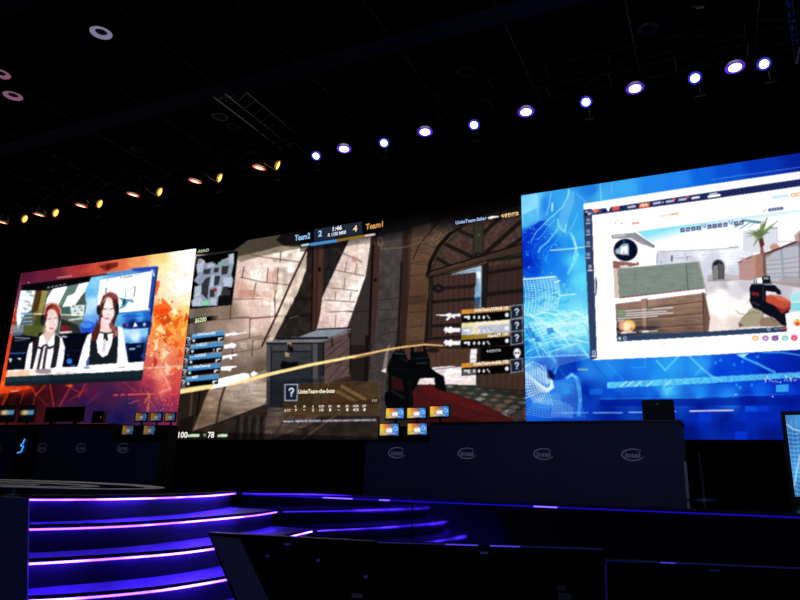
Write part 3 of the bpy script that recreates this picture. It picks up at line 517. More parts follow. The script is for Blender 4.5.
    for _ in range(40):
        x = rnd.uniform(530, 705); y = rnd.uniform(140, 400); c.line([(x, y), (x+rnd.uniform(10, 34), y-rnd.uniform(8, 24))], rnd.uniform(2, 5), rnd.choice([(50, 38, 40), (150, 128, 124), (60, 44, 44)]), rnd.uniform(.3, .7))
    c.poly([(88, 420), (520, 400), (520, 620), (88, 620)], (20, 20, 26), .3)
    # brown translucent panel
    c.v(265, 370, 6.667)
    c.poly([(120, 96), (765, 74), (760, 300), (120, 312)], (98, 72, 36), .55); c.line([(485, 145), (600, 212)], 30, (126, 100, 68)); c.line([(515, 112), (665, 195)], 26, (134, 108, 74)); c.line([(490, 160), (590, 218)], 4, (50, 36, 26)); c.line([(520, 130), (650, 205)], 4, (50, 36, 26))
    c.poly([(390, 225), (765, 190), (760, 226), (390, 232)], (60, 44, 30), .5); c.line([(120, 96), (765, 74), (760, 300)], 3, (150, 124, 84), .7)
    c.poly([(130, 94), (222, 94), (216, 206), (130, 208)], (190, 198, 208)); c.poly([(137, 101), (215, 101), (210, 199), (137, 201)], (34, 48, 72))
    qmark(c, 265+176/6.667, 370+122/6.667, 8.2)
    for k in range(62):
        if k % 9 == 7 and k < 30: continue
        x = 124+k*10; y = 343-k*.15; c.line([(x, y-5*rnd.random()), (x+rnd.uniform(2, 6), y+4*rnd.random())], 9, (214, 218, 240), rnd.uniform(.6, .95))
    # rope and ring
    c.v(330, 210, 8.567); c.ring(432, 272, 18, 36, 9, (140, 130, 112)); c.line([(440, 300), (438, 345)], 8, (130, 118, 100)); c.line([(446, 332), (600, 325), (690, 305), (790, 272)], 7, (146, 122, 108), .85); c.line([(438, 340), (428, 560)], 5, (128, 112, 104), .6)
    c.v(410, 195, 6.667); c.line([(0, 337), (100, 310), (240, 258), (320, 215), (390, 185)], 5, (130, 108, 90), .8)
    # rifle with the red stock
    c.v(350, 335, 7.5)
    c.poly([(520, 325), (640, 318), (640, 375), (600, 362)], (238, 226, 226))
    c.poly([(460, 420), (540, 375), (600, 368), (640, 390), (752, 432), (900, 480), (1010, 525), (1160, 600), (1220, 640), (1220, 790), (460, 790)], (88, 36, 36))
    c.poly([(540, 380), (640, 395), (752, 440), (1010, 540), (1100, 600), (900, 560), (560, 450)], (112, 38, 38), .6); c.line([(560, 440), (752, 500), (1000, 610)], 6, (84, 22, 26), .8); c.poly([(470, 545), (1220, 700), (1220, 800), (470, 800)], (66, 22, 24), .7)
    c.poly([(280, 240), (300, 190), (325, 130), (350, 120), (412, 125), (432, 185), (470, 185), (600, 180), (602, 240), (640, 275), (705, 310), (722, 425), (700, 420), (640, 400), (632, 322), (525, 325), (500, 380), (470, 420), (472, 560), (290, 560), (262, 520), (264, 430), (290, 424), (286, 300)], (11, 13, 17))
    c.poly([(308, 300), (395, 335), (402, 425), (312, 398)], (62, 28, 31)); c.line([(312, 370), (402, 415)], 5, (60, 16, 22)); c.line([(445, 330), (455, 420), (450, 520)], 4, (60, 72, 82), .8); c.line([(315, 420), (400, 470)], 20, (36, 40, 48))
    c.poly([(340, 62), (352, 62), (352, 125), (342, 125)], (14, 14, 18)); c.poly([(374, 62), (386, 62), (388, 125), (376, 125)], (14, 14, 18)); c.line([(345, 100), (385, 98)], 8, (14, 14, 18))
    c.poly([(455, 85), (480, 80), (484, 165), (455, 165)], (18, 20, 24)); c.poly([(545, 75), (570, 70), (574, 165), (548, 165)], (18, 20, 24)); c.poly([(450, 130), (575, 120), (600, 190), (455, 195)], (16, 18, 22)); c.line([(508, 92), (508, 130), (526, 130), (526, 92)], 6, (26, 24, 26))
    c.line([(335, 138), (408, 142)], 12, (66, 88, 100), .8); c.line([(500, 213), (580, 208)], 9, (70, 92, 104), .8); c.line([(375, 170), (435, 200)], 8, (70, 70, 50), .7); c.line([(490, 175), (590, 168)], 8, (46, 60, 72), .8); c.line([(300, 250), (420, 262)], 5, (40, 50, 60), .7); c.ell(298, 480, 4, 10, (100, 110, 120), .8); c.ring(282, 470, 18, 40, 10, (10, 12, 16))
    # bullet trace
    c.v(0, 0, 1)
    c.line([(176, 392.3), (211, 386.5), (235, 383), (268, 374.5), (310, 365), (355, 356.3)], 4.8, (252, 232, 170), 1, 2.6); c.line([(355, 356.3), (385, 350), (403, 347), (425, 344.6), (443, 345.6)], 2.2, (246, 208, 150), .95, 1.4); c.line([(352, 358.6), (372, 355)], .8, (230, 190, 120), .7)
    c.poly([(210, 389.5), (219, 378.5), (244, 372.8), (250, 373.8), (254, 370.8), (258, 374), (244, 380), (226, 386)], (255, 252, 246)); c.line([(249, 372), (251, 377)], 1.4, (120, 100, 90), .8)
    # dark band along the top
    c.grad([(300, 232), (521, 194), (521, 224), (411, 238), (300, 252)], (5, 5, 9), (5, 5, 9), (411, 214), (416, 240), 1, 0); c.grad([(430, 208), (521, 192), (521, 232), (430, 232)], (5, 5, 9), (5, 5, 9), (500, 200), (503, 222), .85, 0)
    c.poly([(176, 243), (250, 238), (234, 250.6), (196, 254), (176, 256)], (5, 5, 9)); c.poly([(282, 234), (314, 229), (314, 244), (306, 247), (284, 246), (276, 240)], (6, 7, 12), .7)
    c.poly([(362, 222), (377, 220), (378, 236), (362, 238)], (6, 6, 8), .9)
    # map
    c.v(170, 240, 8.567)
    c.poly([(228, 140), (585, 90), (530, 556), (160, 592)], (7, 8, 10)); c.line([(228, 140), (585, 90), (530, 556)], 5, (110, 104, 96), .8)
    c.poly([(245, 160), (275, 160), (310, 200), (360, 185), (410, 215), (440, 170), (500, 150), (545, 110), (548, 200), (525, 300), (545, 340), (530, 405), (480, 410), (440, 460), (420, 480), (405, 560), (190, 572), (200, 500), (210, 400), (250, 385), (205, 350), (235, 300), (225, 220)], (158, 168, 184))
    for q in ([(290, 250), (350, 245), (340, 290), (285, 295)], [(375, 240), (420, 235), (415, 275), (375, 280)], [(445, 225), (505, 220), (490, 290), (440, 300)], [(310, 325), (345, 315), (330, 400), (320, 510), (270, 460), (270, 380)], [(385, 310), (430, 310), (415, 385), (375, 390)], [(345, 425), (385, 420), (380, 485), (340, 490)], [(455, 400), (500, 400), (480, 470), (430, 490)], [(480, 430), (520, 420), (515, 480), (480, 485)]): c.poly(q, (70, 70, 76))
    for q in ([(230, 210), (290, 190), (280, 270), (230, 280)], [(500, 120), (548, 115), (545, 200), (500, 200)], [(215, 400), (270, 390), (260, 470), (210, 500)], [(450, 320), (530, 320), (530, 400), (460, 400)], [(180, 520), (260, 480), (290, 560), (190, 570)], [(350, 500), (400, 500), (400, 560), (345, 560)], [(320, 210), (370, 200), (380, 225), (325, 235)], [(355, 300), (380, 295), (370, 400), (340, 410)], [(405, 400), (440, 390), (430, 470), (400, 490)]): c.poly(q, (196, 204, 220), .9)
    c.poly([(275, 525), (340, 515), (335, 558), (270, 562)], (150, 214, 176)); c.poly([(412, 190), (440, 185), (438, 220), (410, 222)], (130, 190, 160)); c.ell(285, 185, 12, 14, (230, 200, 150)); c.ell(385, 428, 18, 14, (150, 50, 60)); c.ell(505, 165, 10, 10, (220, 180, 190)); c.poly([(415, 490), (530, 470), (530, 550), (405, 560)], (30, 30, 34), .8)
    # money strip and player cards
    c.v(170, 300, 8.567)
    c.grad([(150, 160), (330, 140), (425, 128), (415, 168), (148, 206)], (6, 6, 8), (6, 6, 8), (330, 150), (425, 150), 1, 0)
    c.poly([(175, 75), (210, 70), (205, 280), (165, 290)], (150, 140, 145), .5)
    for k in range(5):
        dx, dy = -k*1.25, k*10.75; c.v(170+dx-(.15*k), 300+dy, 8.567); h = k*.35
        c.poly([(130, 302-h), (182, 294-h), (170, 380), (118, 386)], (130, 150, 170)); c.poly([(136, 306-h), (178, 300-h), (166, 374), (124, 380)], (26, 36, 56))
        c.poly([(188, 294-h), (464, 264+h*4), (462, 302+h*4), (184, 334)], (94, 158, 206)); c.line([(190, 292), (464, 263+h*4)], 4, (170, 205, 230)); c.poly([(184, 334), (462, 302+h*4), (458, 344+h*4), (178, 376)], (9, 9, 14))
        c.ell(204, 348, 12, 13, (220, 225, 235)); c.poly([(412, 322), (452, 318), (450, 330), (430, 333), (424, 350), (412, 350)], (225, 228, 232))
        c.line([(235, 301), (385, 287)] if k in (0, 3) else [(235, 301), (330, 292)] if k < 4 else [(230, 301), (270, 297)], 12, (225, 240, 252), .35); c.line([(196, 306), (222, 303)], 9, (220, 236, 250), .7)
        qmark(c, 188.2-k*1.33, 337.2+k*10.72, 5.6)
        if k == 1: c.line([(388, 325), (388, 345)], 9, (225, 228, 232))
    W2 = (248, 246, 248)
    c.v(170, 300, 8.567)
    c.poly([(470, 290), (520, 285), (555, 272), (575, 285), (655, 275), (655, 282), (575, 296), (540, 305), (520, 300), (480, 315)], W2); c.poly([(462, 385), (500, 378), (530, 365), (565, 378), (565, 398), (545, 418), (520, 408), (465, 420)], W2)
    c.poly([(448, 478), (500, 470), (575, 460), (577, 475), (530, 486), (535, 508), (515, 510), (505, 492), (452, 510)], W2); c.poly([(440, 575), (500, 568), (570, 562), (572, 576), (525, 584), (530, 600), (505, 602), (440, 605)], W2)
    c.v(170, 365, 7.5); c.poly([(383, 14), (430, 8), (500, 6), (500, 16), (462, 24), (450, 48), (430, 42), (420, 26), (383, 40)], W2); c.poly([(376, 100), (410, 95), (425, 88), (430, 105), (415, 120), (376, 130)], W2)
    c.poly([(130, 520), (220, 518), (220, 538), (128, 540)], (206, 232, 200)); c.poly([(355, 520), (432, 518), (430, 538), (355, 540)], (206, 232, 200)); c.poly([(248, 514), (276, 514), (270, 536), (260, 542), (250, 534)], (120, 150, 110))
    # right hand cards
    def rcard(g0, g1, top, kind):
        c.poly([(345, top), (668, top-25), (668, top+5), (345, top+30)], g0); c.poly([(400, top-4), (668, top-25), (668, top+5), (400, top+26)], g1, .9)
        if kind != 'w': c.poly([(345, top+30), (668, top+5), (670, top+62), (345, top+82)], (9, 9, 12))
        else: c.poly([(343, top+28), (668, top+3), (668, top+62), (343, top+80)], (196, 200, 214))
        c.poly([(668, top-28), (752, top-38), (756, top+52), (671, top+66)], (150, 160, 175)); c.poly([(674, top-22), (747, top-30), (750, top+46), (677, top+58)], (40, 50, 72))
        qmark(c, 410+712/6.667, 275+(top-6)/6.667, 6.4)
        f = (232, 232, 235) if kind != 'w' else (230, 232, 240)
        c.poly([(358, top+42), (400, top+38), (400, top+66), (386, top+66), (382, top+54), (360, top+56)], f)
        for x in (428, 460, 492): c.ell(x, top+50, 8, 12, f)
        c.line([(515, top+38), (530, top+58)], 8, f); c.ell(646, top+34, 13, 15, f)
    c.v(410, 275, 6.667); rcard((224, 160, 70), (196, 158, 92), 232, 'n'); rcard((236, 222, 176), (240, 226, 190), 322, 'w'); rcard((158, 132, 44), (176, 146, 72), 404, 'n')
    c.poly([(410, 345), (455, 345), (452, 395), (408, 398)], (235, 228, 200), .8)
    c.poly([(470, 482), (757, 470), (758, 572), (470, 575)], (7, 8, 11), .92); c.ell(714, 518, 24, 30, (238, 238, 242)); c.poly([(700, 535), (728, 535), (724, 555), (704, 555)], (238, 238, 242)); c.ell(705, 520, 5, 7, (20, 20, 24)); c.ell(723, 520, 5, 7, (20, 20, 24))
    rcard((222, 160, 70), (190, 156, 100), 590, 'n')
    G = (242, 238, 242)
    c.poly([(172, 262), (240, 262), (262, 252), (285, 262), (338, 256), (336, 275), (298, 278), (300, 292), (290, 286), (276, 280), (250, 304), (238, 300), (255, 276), (175, 270)], G)
    for y in (366, 452): c.poly([(222, y), (238, y-22), (252, y-14), (275, y-24), (285, y-12), (336, y-14), (334, y+14), (285, y+16), (270, y+24), (250, y+14), (238, y+24), (232, y+8)], G)
    c.v(430, 345, 7.5); c.poly([(130, 185), (155, 172), (170, 185), (230, 190), (230, 206), (180, 205), (150, 215), (100, 235), (120, 205)], (252, 248, 250), .9); c.poly([(236, 186), (350, 178), (350, 222), (236, 226)], (200, 195, 200), .5)
    # kill feed rifle, score board
    c.v(410, 195, 6.667); c.poly([(520, 148), (545, 140), (592, 140), (592, 148), (550, 154), (545, 160), (522, 160)], (250, 246, 240))
    c.v(0, 0, 1); c.poly([(313.9, 229.2), (362, 221.5), (362.3, 233.5), (314, 241.2)], (52, 60, 80)); c.line([(331, 227), (331, 238)], .6, (40, 46, 64), .6)
    c.line([(311.5, 244.4), (338, 240.4)], 3.3, (92, 160, 214)); c.line([(338, 240.4), (363.5, 236)], 3.1, (150, 124, 54))
    for k in range(5): c.line([(301.8+k*1.5, 245.5-k*.25), (302.7+k*1.5, 245.3-k*.25)], 2.2, (214, 228, 238), .9)
    for k in range(6): c.line([(365.5+k*1.6, 235.8-k*.25), (366.4+k*1.6, 235.6-k*.25)], 2.2, (244, 232, 220), .9)
    c.grain([(176, 190), (521, 190), (521, 440), (176, 440)], .06, 1.5, 77); c.a = np.where(c.a < 1, np.power(np.maximum(c.a, 0), 1.3)*1.04, c.a); c.blur(1)
    return c

def mesh_net(c, P, nu, nv, wd, col, a):           # bent net: P(u, v) -> picture point
    for i in range(nu+1): c.line([P(i/nu, j/14) for j in range(15)], wd, col, a)
    for j in range(nv+1): c.line([P(i/14, j/nv) for i in range(15)], wd, col, a)

def paint_right():
    c = Canvas(510, 100, 960, 460, 2, (10, 50, 170)); rnd = random.Random(21)
    full = [(510, 100), (960, 100), (960, 460), (510, 460)]
    c.scatter(full, [(524, 200, (120, 200, 250)), (530, 212, (165, 228, 252)), (536, 200, (150, 220, 252)), (524, 222, (120, 205, 245)), (545, 205, (60, 150, 235)), (555, 215, (70, 165, 240)), (566, 205, (90, 180, 240)), (575, 220, (80, 175, 240)), (560, 230, (90, 185, 240)),
        (530, 235, (10, 70, 205)), (526, 246, (6, 58, 190)), (540, 240, (20, 95, 220)), (550, 246, (30, 120, 235)), (570, 245, (60, 160, 240)), (580, 235, (90, 190, 240)), (600, 195, (100, 185, 245)), (590, 188, (55, 140, 225)), (625, 185, (90, 180, 245)), (650, 183, (60, 150, 238)), (680, 178, (60, 145, 240)), (700, 175, (35, 115, 225)), (730, 168, (25, 95, 210)), (760, 163, (18, 70, 185)), (800, 158, (14, 50, 155)), (900, 145, (14, 50, 150)),
        (528, 262, (5, 50, 185)), (535, 270, (15, 85, 215)), (550, 262, (40, 140, 240)), (560, 272, (60, 150, 240)), (575, 262, (110, 215, 250)), (582, 280, (120, 222, 252)), (545, 280, (60, 160, 235)), (530, 290, (50, 145, 225)), (545, 300, (95, 195, 240)), (560, 300, (120, 215, 248)), (575, 310, (150, 232, 252)), (530, 312, (80, 190, 235)), (545, 322, (130, 230, 250)), (560, 325, (165, 240, 252)), (580, 330, (170, 240, 252)),
        (528, 332, (60, 180, 235)), (545, 340, (90, 200, 240)), (565, 345, (110, 210, 245)), (583, 345, (90, 200, 240)), (525, 355, (60, 160, 235)), (560, 358, (35, 110, 220)), (545, 368, (20, 90, 205)), (575, 362, (20, 80, 200)), (590, 370, (60, 140, 230)), (530, 385, (20, 110, 220)), (545, 400, (40, 130, 230)), (565, 385, (50, 130, 230)), (575, 400, (20, 70, 185)), (585, 390, (12, 55, 165)), (560, 414, (20, 75, 195)), (535, 416, (30, 100, 215)),
        (610, 368, (60, 150, 240)), (640, 368, (50, 140, 238)), (670, 365, (70, 170, 245)), (620, 385, (40, 120, 228)), (660, 380, (60, 160, 245)), (610, 398, (25, 95, 210)), (650, 396, (40, 120, 230)), (668, 392, (90, 190, 250)), (700, 366, (70, 165, 245)), (700, 394, (60, 155, 245)), (720, 372, (15, 80, 215)), (745, 366, (14, 80, 215)), (740, 378, (20, 90, 220)), (770, 372, (8, 50, 180)), (795, 366, (10, 45, 160)), (795, 376, (10, 50, 175)), (760, 392, (30, 110, 235)), (790, 392, (20, 80, 215)), (730, 396, (60, 150, 245)),
        (610, 405, (10, 45, 150)), (650, 404, (8, 38, 140)), (700, 404, (8, 34, 140)), (750, 402, (8, 36, 150)), (790, 402, (10, 36, 150)), (610, 415, (8, 40, 145)), (665, 415, (8, 50, 165)), (700, 418, (10, 55, 185)), (690, 432, (5, 30, 120)), (725, 422, (8, 38, 145)), (750, 415, (12, 60, 190)), (770, 420, (10, 45, 165)), (740, 436, (8, 48, 165)), (770, 436, (6, 34, 130)), (790, 430, (6, 36, 135)), (900, 380, (12, 60, 190)), (900, 430, (6, 34, 130))], warp=2, seed=3)
    # glass ribbons and curves at the upper left
    c.v(515, 180, 7.5)
    c.poly([(48, 125), (165, 105), (178, 180), (178, 300), (60, 330), (50, 250)], (170, 228, 252), .6); c.poly([(60, 260), (160, 210), (175, 300), (60, 335)], (90, 180, 240), .6)
    c.poly([(60, 400), (180, 310), (240, 300), (120, 470), (80, 480)], (8, 60, 200), .8); c.poly([(80, 470), (200, 330), (260, 350), (110, 560), (70, 590)], (12, 80, 215), .6)
    c.poly([(405, 80), (400, 150), (330, 260), (325, 350), (375, 395), (400, 300), (440, 180), (450, 90)], (150, 210, 240), .45); c.line([(320, 290), (325, 350), (375, 392), (385, 330)], 9, (190, 240, 252), .8)
    c.line([(405, 70), (395, 130), (355, 205), (290, 265), (235, 310), (160, 390), (125, 450), (120, 480)], 11, (190, 240, 255), .85, 4); c.line([(270, 100), (255, 190), (238, 260)], 8, (180, 230, 252), .7); c.line([(280, 175), (278, 230)], 14, (210, 245, 255), .85)
    c.line([(300, 295), (250, 350), (200, 420), (160, 450)], 6, (170, 230, 255), .7); c.line([(320, 370), (250, 460), (190, 510), (178, 540)], 10, (170, 235, 255), .8); c.line([(470, 255), (440, 330), (380, 420)], 5, (190, 240, 255), .6); c.line([(330, 430), (250, 530), (230, 600)], 5, (150, 220, 255), .5)
    c.line([(420, 400), (450, 480), (470, 560), (430, 640), (400, 700)], 22, (180, 240, 255), .5); c.line([(435, 420), (460, 500), (440, 590)], 8, (225, 252, 255), .8); c.line([(265, 528), (420, 515), (580, 495)], 9, (215, 250, 255), .9); c.line([(640, 30), (645, 150)], 10, (170, 230, 252), .6); c.line([(460, 100), (530, 165)], 6, (170, 225, 250), .6); c.line([(725, 20), (725, 100)], 8, (150, 215, 250), .5)
    for _ in range(90):
        x = rnd.uniform(55, 500); y = rnd.uniform(330, 1000); r = rnd.uniform(1.5, 5); c.line([(x, y), (x+rnd.uniform(-14, 16), y+rnd.uniform(-10, 12))], r*1.5, (190, 240, 255), rnd.uniform(.4, .9))
    for a in (.2, .5, .9): c.ring(330, 560, 280*a+60, 200*a+40, 4, (130, 210, 250), .4, 30, 2.2, 4.4)
    # middle net, left of the window
    c.v(515, 250, 7.5); c.line([(60, 219), (180, 210), (302, 198)], 11, (225, 250, 255), .95); c.line([(305, 240), (335, 230)], 12, (235, 252, 255), .9); c.line([(300, 347), (450, 330)], 9, (220, 250, 255), .9)
    mesh_net(c, lambda u, v: (62+250*u+20*math.sin(v*3), 225+250*v-20*u+25*math.sin(u*5)*v), 10, 16, 6, (215, 250, 255), .7)
    for k in range(16): c.line([(300+k*16, 240-k*12), (320+k*15, 330-k*8), (420+k*8, 430-k*9)], 3, (210, 245, 255), .35)
    for _ in range(60):
        x = rnd.uniform(70, 400); y = rnd.uniform(270, 420); c.line([(x, y), (x+18, y-3)], 6, (20, 110, 190), .4)
    for _ in range(70):
        x = rnd.uniform(60, 540); y = rnd.uniform(420, 640); a = rnd.uniform(-.4, .9); L = rnd.uniform(60, 200); c.line([(x, y), (min(545, x+L*math.cos(a)), y+L*math.sin(a))], rnd.uniform(3, 7), (232, 254, 255), rnd.uniform(.45, .85))
    c.v(515, 320, 5.714)
    for _ in range(46):
        x = rnd.uniform(52, 420); y = rnd.uniform(10, 190); a = rnd.choice([rnd.uniform(-.5, -.1), rnd.uniform(-.2, .3), rnd.uniform(.6, 1.1)]); L = rnd.uniform(80, 220); c.line([(max(50, x-L*math.cos(a)), y-L*math.sin(a)), (min(422, x+L*math.cos(a)*.6), min(215, y+L*math.sin(a)*.6))], rnd.uniform(3, 6), (215, 250, 255), rnd.uniform(.5, .9))
    for x, y in ((95, 90), (75, 60), (130, 110), (60, 130), (200, 60)): c.poly([(x-22, y-12), (x+14, y-18), (x+24, y+10), (x-8, y+20)], (20, 110, 210), .6)
    c.line([(60, 215), (240, 205), (420, 198)], 5, (200, 248, 255), .8); c.line([(100, 30), (180, 160), (290, 330)], 12, (120, 210, 250), .7); c.line([(235, 60), (290, 90)], 16, (220, 248, 255), .7)
    c.poly([(240, 215), (340, 208), (356, 300), (260, 340), (215, 345)], (14, 60, 170), .7); c.poly([(185, 270), (225, 310), (215, 350), (190, 330)], (4, 20, 80), .8); c.line([(240, 268), (225, 310)], 8, (140, 220, 255), .8); c.line([(362, 282), (415, 284)], 8, (190, 220, 170), .8)
    # the big bent net at the lower left
    def P(u, v):
        a = 2.4+u*2.6; r = 30+v*150; return (215+r*1.0*math.cos(a)*(1.0), 345-r*.62*math.sin(a-1.0)+v*40)
    WN = (222, 247, 255)
    for k in range(11):                                                   # funnel on the left: rims, then ribs running to the throat
        t = k/10; c.line([(52, 262+t*130), (80+t*20, 250+t*110), (130+t*14, 268+t*90), (175+t*14, 305+t*58), (215, 348+t*10)], 4, WN, .8)
        c.line([(55+t*150, 236+t*108), (50+t*150, 300+t*55), (58+t*142, 370+t*0), (95+t*110, 430-t*60), (150+t*62, 470-t*98)], 3.6, WN, .75)
    for k in range(9): c.line([(52, 400+k*17), (110, 440+k*13), (190, 452+k*13), (270, 470+k*10), (330, 500+k*7)], 3.2, WN, .6)
    for k in range(14): c.line([(60+k*20, 560), (84+k*14, 500), (120+k*11, 450+k*1.5), (150+k*8, 425)], 3, WN, .55)
    for k in range(14):
        c.line([(216+k*12, 352-k*1.5), (210+k*13, 420), (222+k*12, 480), (205+k*15, 560)], 3, (190, 232, 255), .65); c.line([(212, 362+k*14), (290, 366+k*13), (352, 378+k*12)], 3, (190, 232, 255), .55)
    c.line([(52, 270), (100, 240), (150, 262), (205, 330)], 9, (225, 248, 255), .5); c.ell(205, 320, 20, 16, (4, 16, 70), .8, .5)
    c.ell(120, 395, 46, 40, (10, 40, 130), .35, .6)
    c.line([(300, 330), (325, 312), (350, 330), (366, 390), (372, 460), (365, 540)], 22, (110, 190, 250), .65); c.line([(300, 328), (325, 312), (348, 328)], 6, (180, 230, 255), .9)
    c.line([(210, 530), (418, 530)], 5, (150, 190, 255), .9); c.poly([(275, 395), (310, 390), (310, 420), (275, 425)], (50, 180, 240), .6); c.poly([(425, 395), (500, 390), (500, 425), (425, 428)], (40, 130, 225), .7); c.poly([(525, 355), (580, 352), (580, 390), (525, 392)], (70, 180, 245), .8)
    # beams below the window
    c.v(590, 345, 7.055)
    c.poly([(120, 264), (300, 254), (776, 228), (1500, 190), (1500, 228), (776, 274), (300, 296), (122, 304)], (130, 215, 250), .8); c.v(0, 0, 1); c.grain([(607, 382), (800, 374), (800, 384), (607, 387)], .12, 1.6, 63); c.v(590, 345, 7.055)
    for x in (215, 260, 320, 400, 520): c.line([(x, 292), (x+45, 256)], 9, (225, 250, 255), .7)
    c.line([(620, 85), (530, 178), (470, 110)], 15, (110, 225, 252), .7); c.line([(705, 85), (790, 165), (850, 215), (930, 250)], 13, (140, 225, 255), .7); c.line([(790, 165), (740, 210)], 12, (110, 205, 252), .6); c.poly([(540, 355), (500, 300), (600, 290)], (130, 220, 252), .6)
    c.line([(390, 90), (390, 158), (290, 158)], 6, (110, 200, 250), .6); c.line([(110, 120), (240, 250)], 8, (90, 180, 245), .5); c.line([(10, 110), (130, 250)], 8, (20, 90, 210), .5); c.line([(70, 380), (776, 372)], 6, (90, 190, 250), .5)
    c.poly([(70, 384), (776, 376), (1500, 350), (1500, 420), (776, 430), (70, 430)], (8, 36, 145), .7)
    c.line([(22, 478), (228, 478)], 7, (170, 205, 255)); c.line([(275, 475), (368, 475)], 7, (190, 215, 255)); c.line([(585, 469), (605, 469)], 7, (210, 225, 255))
    c.v(690, 345, 6)
    c.line([(0, 397), (120, 394), (258, 392)], 8, (240, 230, 255)); c.line([(140, 393), (256, 392)], 3, (255, 225, 225)); c.line([(290, 60), (330, 80), (400, 110), (510, 165)], 13, (110, 205, 255), .8); c.poly([(280, 55), (355, 48), (320, 78)], (190, 240, 255), .9); c.line([(440, 45), (560, 45), (660, 62)], 8, (110, 200, 250), .8)
    for p, col in ((((330, 365), (400, 365), (400, 402), (330, 402)), (30, 105, 235)), (((400, 368), (470, 368), (470, 398), (400, 398)), (20, 75, 215)), (((50, 405), (125, 405), (125, 460), (50, 462)), (16, 70, 205)), (((270, 520), (345, 520), (340, 572), (272, 572)), (16, 70, 215)), (((345, 400), (540, 400), (540, 460), (345, 462)), (12, 54, 180)), (((515, 240), (590, 235), (590, 280), (515, 282)), (100, 195, 250)), (((345, 525), (410, 525), (410, 572), (345, 572)), (10, 50, 165)), (((200, 460), (330, 460), (330, 515), (200, 515)), (10, 46, 160))): c.poly(p, col, .8)
    for x, y in ((155, 108), (183, 92), (265, 118), (315, 100), (405, 70), (370, 240), (300, 255), (280, 240)): c.poly([(x-8, y-8), (x+8, y-8), (x+8, y+8), (x-8, y+8)], (90, 190, 245), .6)
    for _ in range(30): c.ell(rnd.uniform(440, 660), rnd.uniform(186, 225), 4, 4, (240, 252, 255), .9)
    c.ell(497, 310, 5, 4, WH); c.ell(275, 297, 10, 4, (200, 240, 255)); c.line([(0, 303), (300, 300), (560, 296)], 5, (60, 150, 245), .6)
    c.a = np.power(np.clip(c.a, 0, 1), (1.45, 1.22, 1.0))*(1.06, 1.02, 1.0)
    c.v(515, 320, 5.714)
    for k in range(9):                                                    # brightest strands of the net
        c.line([(52, 290+k*20), (95+k*6, 330+k*10), (150+k*5, 372+k*5), (190+k*4, 400-k*2), (212, 350)], 4.5, (235, 250, 255), .9)
        c.line([(60+k*14, 300-k*5), (52+k*16, 360), (80+k*15, 430), (110+k*13, 470+k*2)], 4, (235, 250, 255), .8)
    for k in range(12): c.line([(52, 330-k*14+k*k*.5), (160, 300-k*10), (240, 262-k*8), (330, 236-k*9), (420, 215-k*11)], 3.4, (205, 246, 255), .55)
    for k in range(8): c.line([(60+k*42, 20), (100+k*40, 110), (90+k*36, 205)], 3, (210, 248, 255), .4)
    # ------------- browser window
    c.v(0, 0, 1)
    c.poly([(583.3, 203.7), (700, 185.8), (800, 171.3), (890, 157), (890, 346), (800, 349.6), (700, 355.4), (590.6, 360.2)], (254, 253, 255)); c.v(690, 150, 7.273); c.line([(160, 218), (330, 190), (560, 160), (800, 125)], 4, (150, 205, 250), .8); c.v(0, 0, 1)
    c.poly([(586.5, 210.9), (700, 193.8), (800, 179), (890, 166), (890, 173), (800, 186.2), (700, 200.6), (587, 215.8)], (30, 40, 92)); c.poly([(583.3, 209.5), (591.8, 209), (597, 358), (590.5, 360.2)], (48, 62, 100)); c.poly([(595.6, 276), (597.2, 282), (596.5, 294), (595.4, 297)], (36, 44, 76))
    c.v(580, 180, 6.667)
    for k in range(12): c.ell(35+k*9, 222-k*1.6+rnd.uniform(-8, 8), 8, 8, rnd.choice([(60, 90, 190), (240, 120, 80), (240, 240, 250), (190, 60, 80), (120, 160, 220)]), .9)
    c.poly([(170, 185), (205, 178), (190, 215)], WH); c.ell(40, 228, 12, 12, (20, 24, 60)); c.ell(105, 205, 18, 12, (250, 120, 70)); c.poly([(212, 178), (262, 172), (262, 200), (212, 206)], (236, 90, 70), .9)
    c.poly([(393, 158), (462, 148), (462, 180), (393, 190)], (240, 110, 50)); c.poly([(405, 162), (450, 156), (450, 172), (405, 178)], (250, 215, 200))
    for x, y, w_ in ((322, 180, 44), (492, 155, 42), (578, 143, 44), (662, 131, 42), (748, 119, 44)): c.line([(x, y+2), (x+w_, y-5)], 15, (236, 238, 250), .8)
    c.ell(553, 148, 5, 5, WH); c.ell(628, 127, 9, 9, (240, 80, 60)); c.ell(718, 113, 9, 9, (240, 80, 60))
    for k in range(16): c.line([(345+k*19, 240-k*2.8), (353+k*19, 238-k*2.8)], 5, (190, 195, 215), .8)
    c.line([(535, 240), (598, 232), (655, 222)], 14, (250, 190, 130), .8); c.line([(535, 240), (598, 232), (655, 222)], 8, (255, 252, 245)); c.line([(605, 230), (650, 223)], 6, (240, 150, 80)); c.line([(350, 290), (390, 286)], 12, (240, 120, 120), .8); c.line([(232, 296), (238, 280)], 5, (240, 130, 120), .8); c.ell(278, 290, 4, 4, (60, 60, 80))
    for k, y in enumerate((290, 365, 443, 520)): c.line([(42, y), (66, y-2)], 8, (214, 220, 236), .9); c.ring(55, y-24, 8, 8, 4, (190, 198, 220), .9)
    c.v(515, 250, 7.5); c.line([(550, 152), (576, 152)], 14, (200, 206, 226)); c.ring(563, 124, 9, 9, 5, (190, 198, 220)); c.v(515, 320, 5.714); c.ring(452, 185, 9, 9, 4, (200, 206, 226)); c.line([(442, 206), (462, 206)], 9, (220, 224, 240))
